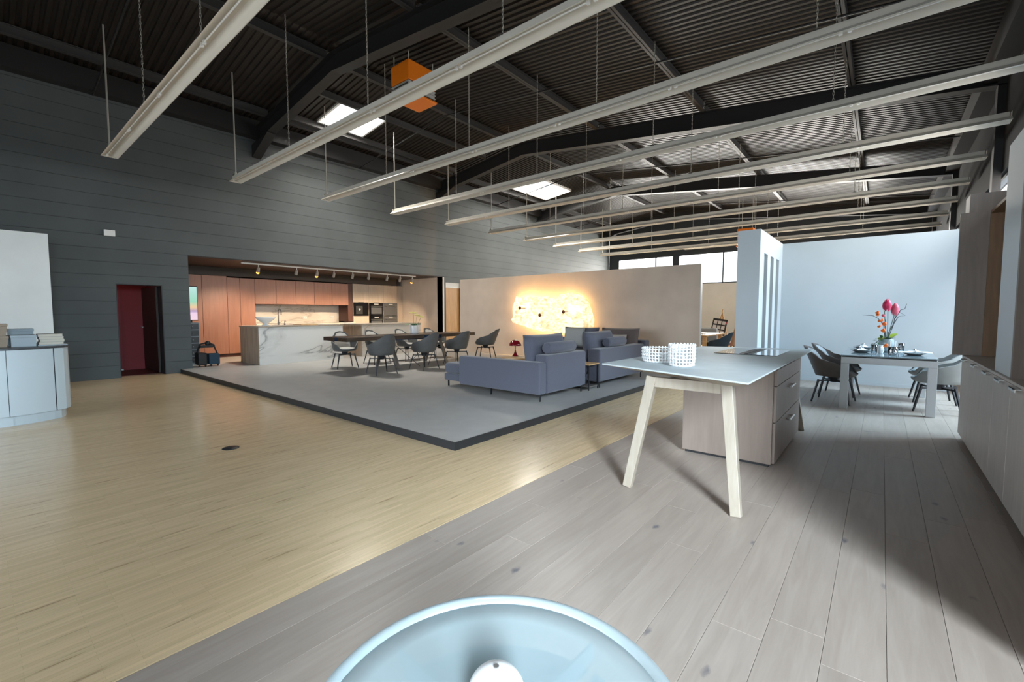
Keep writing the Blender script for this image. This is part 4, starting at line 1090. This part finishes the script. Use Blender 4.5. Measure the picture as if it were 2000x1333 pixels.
MB().ball((.15,8.10,ZD+.04),.026,12,8).build('silver_ball', m_steel_br, t)
for dx in (-.03,.025): MB().cyl((.13+dx,8.15,ZD+.03),(.13+dx,8.15,ZD+.19),.006,n=8).build('candle', m_candle, t)
# flower arrangement
vx, vy = .06, 8.62
fl_ = thing('flower_arrangement', 'tall vase of magenta blooms, orange blossoms and twigs on the white dining table', 'flowers', (vx,vy,ZD))
MB().lathe([(.001,ZD+.001),(.06,ZD+.001),(.085,ZD+.05),(.095,ZD+.12),(.085,ZD+.19),(.075,ZD+.205),(.07,ZD+.205),(.08,ZD+.12),(.07,ZD+.03),(.001,ZD+.02)],(vx,vy,0),26).build('vase', m_vaseglass, fl_)
def bloom(p, h, r, m, name='bloom'):
    mb = MB()
    for k in range(6):
        a0 = 2*math.pi*k/6; P = []
        for i in range(7):
            q = i/6; z = h*q; rad = r*(math.sin(math.pi*min(1,q*.8+.14))**.75)*(1+.06*(k%2))
            w = .75*math.sin(math.pi*(q*.92+.05))**.7
            P.append([(rad*math.cos(a0+w*s)*(1+.03*(k%2)),rad*math.sin(a0+w*s)*(1+.03*(k%2)),z-h*.2) for s in (-1,-.5,0,.5,1)])
        mb.grid(P)
    return mb.xform(Matrix.Translation(p)).build(name, m, fl_)
ax_ = Vector((math.cos(R(39.6)), math.sin(R(39.6)), 0))     # arrangement spread, left-right
def at(u, z): return Vector((vx,vy,ZD))+ax_*u+Vector((0,0,z if z < .2 else .2+(z-.2)*.82))
bloom(at(-.015,.74), .185, .052, m_tulip, 'tulip_bloom'); bloom(at(.105,.665), .185, .047, m_tulip2, 'tulip_bloom')
for pts in ([(0,.18),(.01,.4),(.0,.70)], [(.01,.18),(.05,.4),(.10,.64)], [(-.01,.18),(-.03,.45),(-.05,.70)], [(-.01,.18),(-.02,.40),(-.03,.55)]):
    MB().tube([at(*q) for q in pts], .005, 6).build('flower_stem', m_stem, fl_)
for pts in ([(.0,.18),(.03,.32),(.09,.46),(.14,.56),(.16,.60),(.26,.62),(.17,.68)], [(.1,.55),(.19,.72),(.25,.74),(.27,.83)], [(-.02,.2),(-.05,.45),(-.14,.57),(-.22,.62),(-.37,.63)], [(.02,.2),(.09,.44),(.12,.66)]):
    MB().tube([at(*q) for q in pts], [.007-.005*i/len(pts) for i in range(len(pts))], 5).build('twig', m_twig, fl_)
for k, (u, z, r) in enumerate(((-.16,.67,.022),(-.15,.63,.022),(-.12,.52,.02),(-.09,.53,.022),(-.05,.47,.028),(-.04,.45,.022),(-.12,.42,.02),(-.06,.35,.026),(-.05,.33,.02),(-.03,.035,.03))):
    q = at(u, z)
    if z < .1: q = at(-.01,.10)-Vector((.0,.10,0))
    MB().ball(q, r, 8, 5, .8).ball(q+Vector((.012,-.012,.012)), r*.7, 8, 5).build('blossom', m_blossom, fl_)
MB().ball(at(-.065,.62),.022,8,5).build('pink_bud', m_pinkb, fl_)
def leaf(p, d, L, w, m):
    d = Vector(d).normalized(); s = d.cross(Vector((0,0,1))).normalized(); P = []
    for i in range(6):
        q = i/5; c = Vector(p)+d*L*q+Vector((0,0,-.25*L*q*q)); ww = w*math.sin(math.pi*min(.98,q*.85+.12))
        P.append([c-s*ww+Vector((0,0,.15*ww)), c, c+s*ww+Vector((0,0,.15*ww))])
    MB().grid(P).build('leaf', m, fl_)
leaf(at(.04,.20), ax_+Vector((0,-.3,.75)), .15, .05, m_lime); leaf(at(.05,.22), ax_*.8+Vector((0,.3,.8)), .17, .045, m_lime)
leaf(at(-.03,.21), -ax_+Vector((0,-.5,.1)), .11, .055, m_lime); leaf(at(-.02,.22), -ax_*.3+Vector((0,-.8,.3)), .09, .04, m_lime)
rr = random.Random(11)
for k in range(14):
    u = -.07-.2*k/14; z = .20-.20*(k/14)**1.2
    leaf(at(u, z+.02), (rr.uniform(-1,1), rr.uniform(-1,.2), rr.uniform(-.2,.5)), .07-.03*k/14, .022-.009*k/14, m_green)
MB().tube([at(-.02,.2),at(-.10,.19),at(-.2,.10),at(-.27,.02)], .004, 5).build('vine', m_stem, fl_)
for k in range(8):
    a = rr.random()*6.28; leaf(at(0,.2)+Vector((.03*math.cos(a),.03*math.sin(a),0)), (math.cos(a),math.sin(a),.5), .09, .02, m_twig if k % 2 else m_green)

# ================================================================== RIGHT-HAND CABINET RUN
CX0 = .665; CTOP = .89
seams = [6.64, 6.02, 5.42, 4.90, 4.32, 3.70, 2.98, 2.26]
g = 'greige base cabinets along the right wall'
cw = ['base cabinet at the far end of the right-hand run', 'second base cabinet from the far end of the right-hand run', 'third base cabinet from the far end of the right-hand run', 'fourth base cabinet from the far end of the right-hand run', 'base cabinet at the picture edge of the right-hand run', 'next base cabinet nearer the camera on the right-hand run', 'base cabinet nearest the camera on the right-hand run']
for i in range(7):
    y1, y0 = seams[i], seams[i+1]
    t = thing('base_cabinet', 'greige '+cw[i], 'cabinet', (1.0, (y0+y1)/2, 0), group=g)
    MB().box(CX0+.022,XR-.01,y0,y1,.06,CTOP-.02).build('body', m_cab, t)
    MB().box(CX0+.05,XR-.05,y0,y1,0,.06).build('plinth', m_trim_black, t)
    d = MB().box(CX0,CX0+.02,y0+.003,y1-.003,.065,CTOP-.022).build('door', m_cab, t, bevel=.002)
    ym = y1-.30 if i < 4 else (y0+y1)/2+.1
    MB().box(CX0-.028,CX0+.001,ym-.09,ym+.09,CTOP-.030,CTOP-.022).box(CX0-.028,CX0-.024,ym-.09,ym+.09,CTOP-.045,CTOP-.022).build('edge_pull', m_steel_br, d, bevel=.001)
tag(box('cabinet_worktop', m_cab, CX0, XR-.01, 2.26, 6.64, CTOP-.02, CTOP, bevel=.002), 'greige worktop of the right-hand cabinet run', 'worktop')
t = thing('wall_shelf_unit', 'tall greige wall unit with warm wood niche standing on the right-hand worktop', 'cabinet', (1.0, 5.8, CTOP))
MB().box(.585,XR-.01,6.60,6.64,CTOP+.001,2.36).build('end_panel', m_unit, t, bevel=.002)
MB().box(XR-.05,XR-.012,5.02,6.60,CTOP,2.36).build('back_panel', m_niche, t)
MB().box(.80,XR-.05,5.03,6.575,2.33,2.36).build('top_board', m_niche, t)
MB().box(.80,XR-.05,6.575,6.599,CTOP,2.33).build('side_lining', m_niche, t)
t = thing('tall_pillar_unit', 'pale grey pillar cladding rising from the right-hand worktop', 'pillar', (1.0, 4.75, CTOP))
MB().box(.685,XR-.01,4.45,5.02,CTOP,2.58).build('pillar_shaft', m_counter, t, bevel=.003)
t = thing('tall_cabinet', 'brown oak tall niche cabinet at the right picture edge', 'cabinet', (1.0, 3.4, CTOP))
MB().box(.80,XR-.01,2.26,4.44,CTOP,2.56).build('body', m_cab_dark, t)
MB().box(.68,.80,4.40,4.445,CTOP,2.56).build('side_panel', m_cab_dark, t)
tag(box('upper_box', m_unit, .65, 1.2, 6.62, 6.92, 2.361, 2.55), 'small greige box lying on top of the wall unit', 'panel')

# ================================================================== RECEPTION COUNTER, BOXES AND WHITE PANEL WALL
struct(box('wall_panel', m_offwhite, -11.1, -10.95, -3.5, .895, 0, 2.67), 'white partition panel behind the reception counter', 'wall')
rc = thing('reception_counter', 'white curved reception counter with dark top at the left edge', 'counter', (-8.3, -.4, 0))
def front_x(y):
    return -7.785-.030*(max(0, .15-y))**1.35*2-.60*max(0, y-.15)**2.2
plan = [(front_x(-2.2+i*.06), -2.2+i*.06) for i in range(47)]+[(front_x(.66),.66),(-7.97,.725),(-8.06,.768),(-8.2,.79),(-8.85,.79),(-8.85,-2.2)]
def offset_plan(P, d):
    c = Vector((-8.4, -.7)); out = []
    for x, y in P:
        v = Vector((x, y))-c; out.append((x-d if x > -8.4 else x+d, y-d*.9 if y > .3 else y))
    return out
MB().prism([(x-.05 if x > -8.5 else x, y-.045 if y > .3 else y) for x, y in plan], 0, .115).build('plinth', m_counter, rc)
# curved front in door panels
cuts = [(-2.2,-1.5),(-1.5,-.9),(-.9,-.33),(-.33,.235),(.235,.63)]
for a, b in cuts:
    ys = [a+.003+(b-a-.006)*i/18 for i in range(19)]
    poly = [(front_x(y), y) for y in ys]+[(front_x(y)-.02, y) for y in reversed(ys)]
    MB().prism(poly, .12, .895).build('front_panel', m_counter, rc)
ys = [.636, .66]; poly = [(front_x(y), y) for y in ys]+[(-7.97,.725),(-8.06,.768),(-8.2,.79),(-8.85,.79),(-8.85,.77),(-8.2,.77),(-8.07,.75),(-7.985,.71),(front_x(.64)-.02,.645)]
MB().prism(poly, .12, .895).build('end_panel', m_counter, rc)
MB().prism([(x-.022 if x > -8.5 else x, y-.021 if y > .3 else y) for x, y in plan], .1155, .897).build('carcass', m_counter_top, rc)
MB().prism([(x+.012 if x > -8.5 else x, y+.012 if y > .3 else y) for x, y in plan], .8975, .922).build('counter_top', m_counter_top, rc)
ZC = .922
def carton(name, x0,x1,y0,y1,z0,z1,m,label,lidm=None,flare=0,group=None):
    t = thing(name, label, 'box', ((x0+x1)/2,(y0+y1)/2,z0), group=group)
    q = flare
    MB().prism([(x0+q,y0+q),(x1-q,y0+q),(x1-q,y1-q),(x0+q,y1-q)], z0, z1-.03, top=[(x0,y0),(x1,y0),(x1,y1),(x0,y1)]).build('box_body', m, t, bevel=.002)
    MB().box(x0-.006,x1+.006,y0-.006,y1+.006,z1-.0295,z1).build('lid', lidm or m, t, bevel=.002)
carton('carton', -8.35,-8.05,.0,.272,ZC,1.055,m_cardboard,'lower brown carton at the left picture edge on the counter',flare=.012,group='brown cartons on the counter')
carton('carton', -8.35,-8.05,.0,.268,1.0555,1.20,m_cardboard,'upper brown carton at the left picture edge on the counter',flare=.012,group='brown cartons on the counter')
carton('grey_box', -8.32,-8.05,.292,.50,ZC,1.06,m_greybox,'grey lidded box on the counter between cartons and books')
carton('grey_box', -8.56,-8.37,.28,.50,ZC,1.13,m_greybox,'taller grey box standing behind the lidded grey box')
t = thing('brochure_tray', 'flat white tray under the stack of books on the counter', 'tray', (-8.1,.62,ZC))
MB().prism([(-8.28,.515),(-8.02,.515),(-8.02,.768),(-8.28,.768)],ZC+.001,ZC+.013,top=[(-8.29,.51),(-8.01,.51),(-8.01,.775),(-8.29,.775)]).build('tray_body', m_counter, t)
zb = ZC+.014
bn = ['bottom','second','third','top']
for k in range(4):
    h = .033; off = (-.004,.006,-.002,-.010)[k]
    x0, x1, y0, y1 = -8.26, -8.03, .528+off, .745+off
    t = thing('book', bn[k]+(' cream book of the counter stack, counted upward' if k in (1,2) else ' cream book of the counter stack'), 'book', ((x0+x1)/2,(y0+y1)/2,zb), group='books stacked on the counter')
    MB().box(x0+.004,x1-.004,y0,y1-.004,zb+.0035,zb+h-.0035).build('page_block', m_book, t)
    MB().box(x0,x1,y0,y1,zb+.0003,zb+.0034).box(x0,x1,y0,y1,zb+h-.0034,zb+h-.0003).box(x0,x1,y0-.003,y0,zb+.0003,zb+h-.0003).build('cover', m_book_cover, t)
    zb += h

# ================================================================== FAR ROOM BEYOND THE PARTITION
t = thing('far_table', 'light oak table seen through the gap beside the partition', 'table', (-4.3, 13.2, 0))
MB().box(-5.2,-3.52,12.3,14.0,.715,.75).build('table_top', m_tabletop_wood, t, bevel=.004)
for x in (-5.1,-3.62):
    for y in (12.42,13.9): MB().box(x-.045,x+.045,y-.045,y+.045,0,.714).build('leg', m_tabletop_wood, t)
chD = make_chair('', 'chairs around the far oak table', m_navy, m_navy)
put(chD, -3.38, 12.72, 0, 172, 'navy chair at the light oak table beyond the partition')
t = thing('high_back_chair', 'tan high-backed chair beyond the navy chair', 'chair', (-3.45, 14.6, 0))
MB().pillow((0,0,0),.46,.62,.14).xform(Matrix.Translation((-3.36,14.6,.64)) @ rotm('Y',12) @ up).build('backrest', m_tan, t, weld=True)
rbox('seat', m_pinkish, -3.85,-3.40,14.37,14.83,.36,.46,t,.03)
for x in (-3.8,-3.45):
    for y in (14.42,14.78): MB().cyl((x,y,.37),(x,y,0),.016,n=8).build('leg', m_leg, t)
t = thing('teal_cushion_bench', 'dark green bench behind the light oak table', 'bench', (-4.2, 14.6, 0))
rbox('bench_back', m_pad_d, -5.0,-3.9,14.55,14.70,.42,.86,t,.03)
rbox('bench_seat', m_pad_d, -5.0,-3.9,14.15,14.54,.36,.46,t,.03)
for x in (-4.9,-4.0):
    for y in (14.2,14.65): MB().cyl((x,y,.37),(x,y,0),.016,n=8).build('leg', m_leg, t)
tag(box('paper_stack', m_napkin, -3.95,-3.72,12.6,12.85,.75,.78), 'white papers lying on the far oak table', 'paper')
t = thing('display_easel', 'wooden easel by the cream far wall', 'easel', (-4.65, 17.75, 0))
for p0, p1 in (((-4.56,17.72,1.40),(-4.90,17.50,0)),((-4.56,17.72,1.40),(-4.22,17.50,0)),((-4.56,17.74,1.40),(-4.6,18.2,0))):
    MB().bar(p0,p1,.045,.03).build('easel_leg', m_tabletop_wood, t)
MB().bar((-4.70,17.60,.45),(-4.54,17.70,1.47),.055,.03).build('mast', m_tabletop_wood, t)
MB().box(-5.0,-4.2,17.53,17.58,.50,.525).build('ledge', m_tabletop_wood, t)
t = thing('print_board', 'black tilted board with rows of pale prints on the easel', 'board', (-4.65, 17.45, .527))
Mx = Matrix.Translation((-4.66,17.46,.53)) @ rotm('X',-8) @ rotm('Y',9)
MB().box(-.25,.25,-.012,.0,0,.60).xform(Mx).build('backing', m_screen_board, t)
for i in range(3):
    for j in range(3):
        MB().box(-.205+.145*i,-.205+.145*i+.115,-.016,-.0121,.05+.175*j,.05+.175*j+.125).xform(Mx).build('print', m_print, t)
MB().box(.20,.235,-.016,-.0121,.44,.50).xform(Mx).build('red_dot', m_pinkb, t)

# ================================================================== FROSTED GLASS LAMP BELOW THE CAMERA
gx, gy, gz = -.402, .451, .75
t = thing('glass_disc_lamp', 'frosted glass disc lamp with white ball knob in the foreground', 'lamp', (gx, gy, 0))
r = .277
MB().lathe([(.001,gz-.02),(r*.80,gz-.016),(r*.93,gz-.008),(r*.93,gz-.002),(r*.8,gz-.010),(.001,gz-.013)],(gx,gy,0),64).build('frosted_disc', m_frost, t)
MB().lathe([(r*.93,gz-.008),(r*.985,gz-.004),(r,gz+.002),(r*.99,gz+.007),(r*.95,gz+.004),(r*.93,gz-.002),(r*.93,gz-.008)],(gx,gy,0),64).build('glass_rim', m_frost_edge, t)
MB().ball((gx,gy,gz+.037),.042,24,14).build('ball_knob', m_ceramic, t)
MB().cyl((gx,gy,gz+.078),(gx,gy,gz+.081),.004,n=8).build('knob_pin', m_rawsteel, t)
MB().cyl((gx,gy,gz-.05),(gx,gy,gz),.02,n=12).build('boss', m_ceramic, t)
for k, a in enumerate((86.5, 176.5, 266.5, 356.5)):
    c, s = math.cos(R(a)), math.sin(R(a))
    MB().bar((gx+.02*c,gy+.02*s,gz-.06),(gx+r*.9*c,gy+r*.9*s,gz-.04),.004,.07,.004,.03).build('glass_fin', m_frost_edge, t)
for k in range(4):
    a0 = -2+90*k; arc = [(gx+r*.90*math.cos(R(a0+87*i/14)), gy+r*.90*math.sin(R(a0+87*i/14))) for i in range(15)]
    MB().prism([(gx+.03*math.cos(R(a0+43)), gy+.03*math.sin(R(a0+43)))]+arc, gz-.085, gz-.082).build('glass_sector', m_frost_edge if k == 0 else m_frost, t)  # first sector in denser, lighter glass stands in for light on the fin
MB().cyl((gx,gy,.03),(gx,gy,gz-.05),.012,n=12).build('stem', m_ceramic, t)
MB().lathe([(.001,.0),(.15,.0),(.15,.012),(.03,.03),(.001,.03)],(gx,gy,0),32).build('foot', m_ceramic, t)
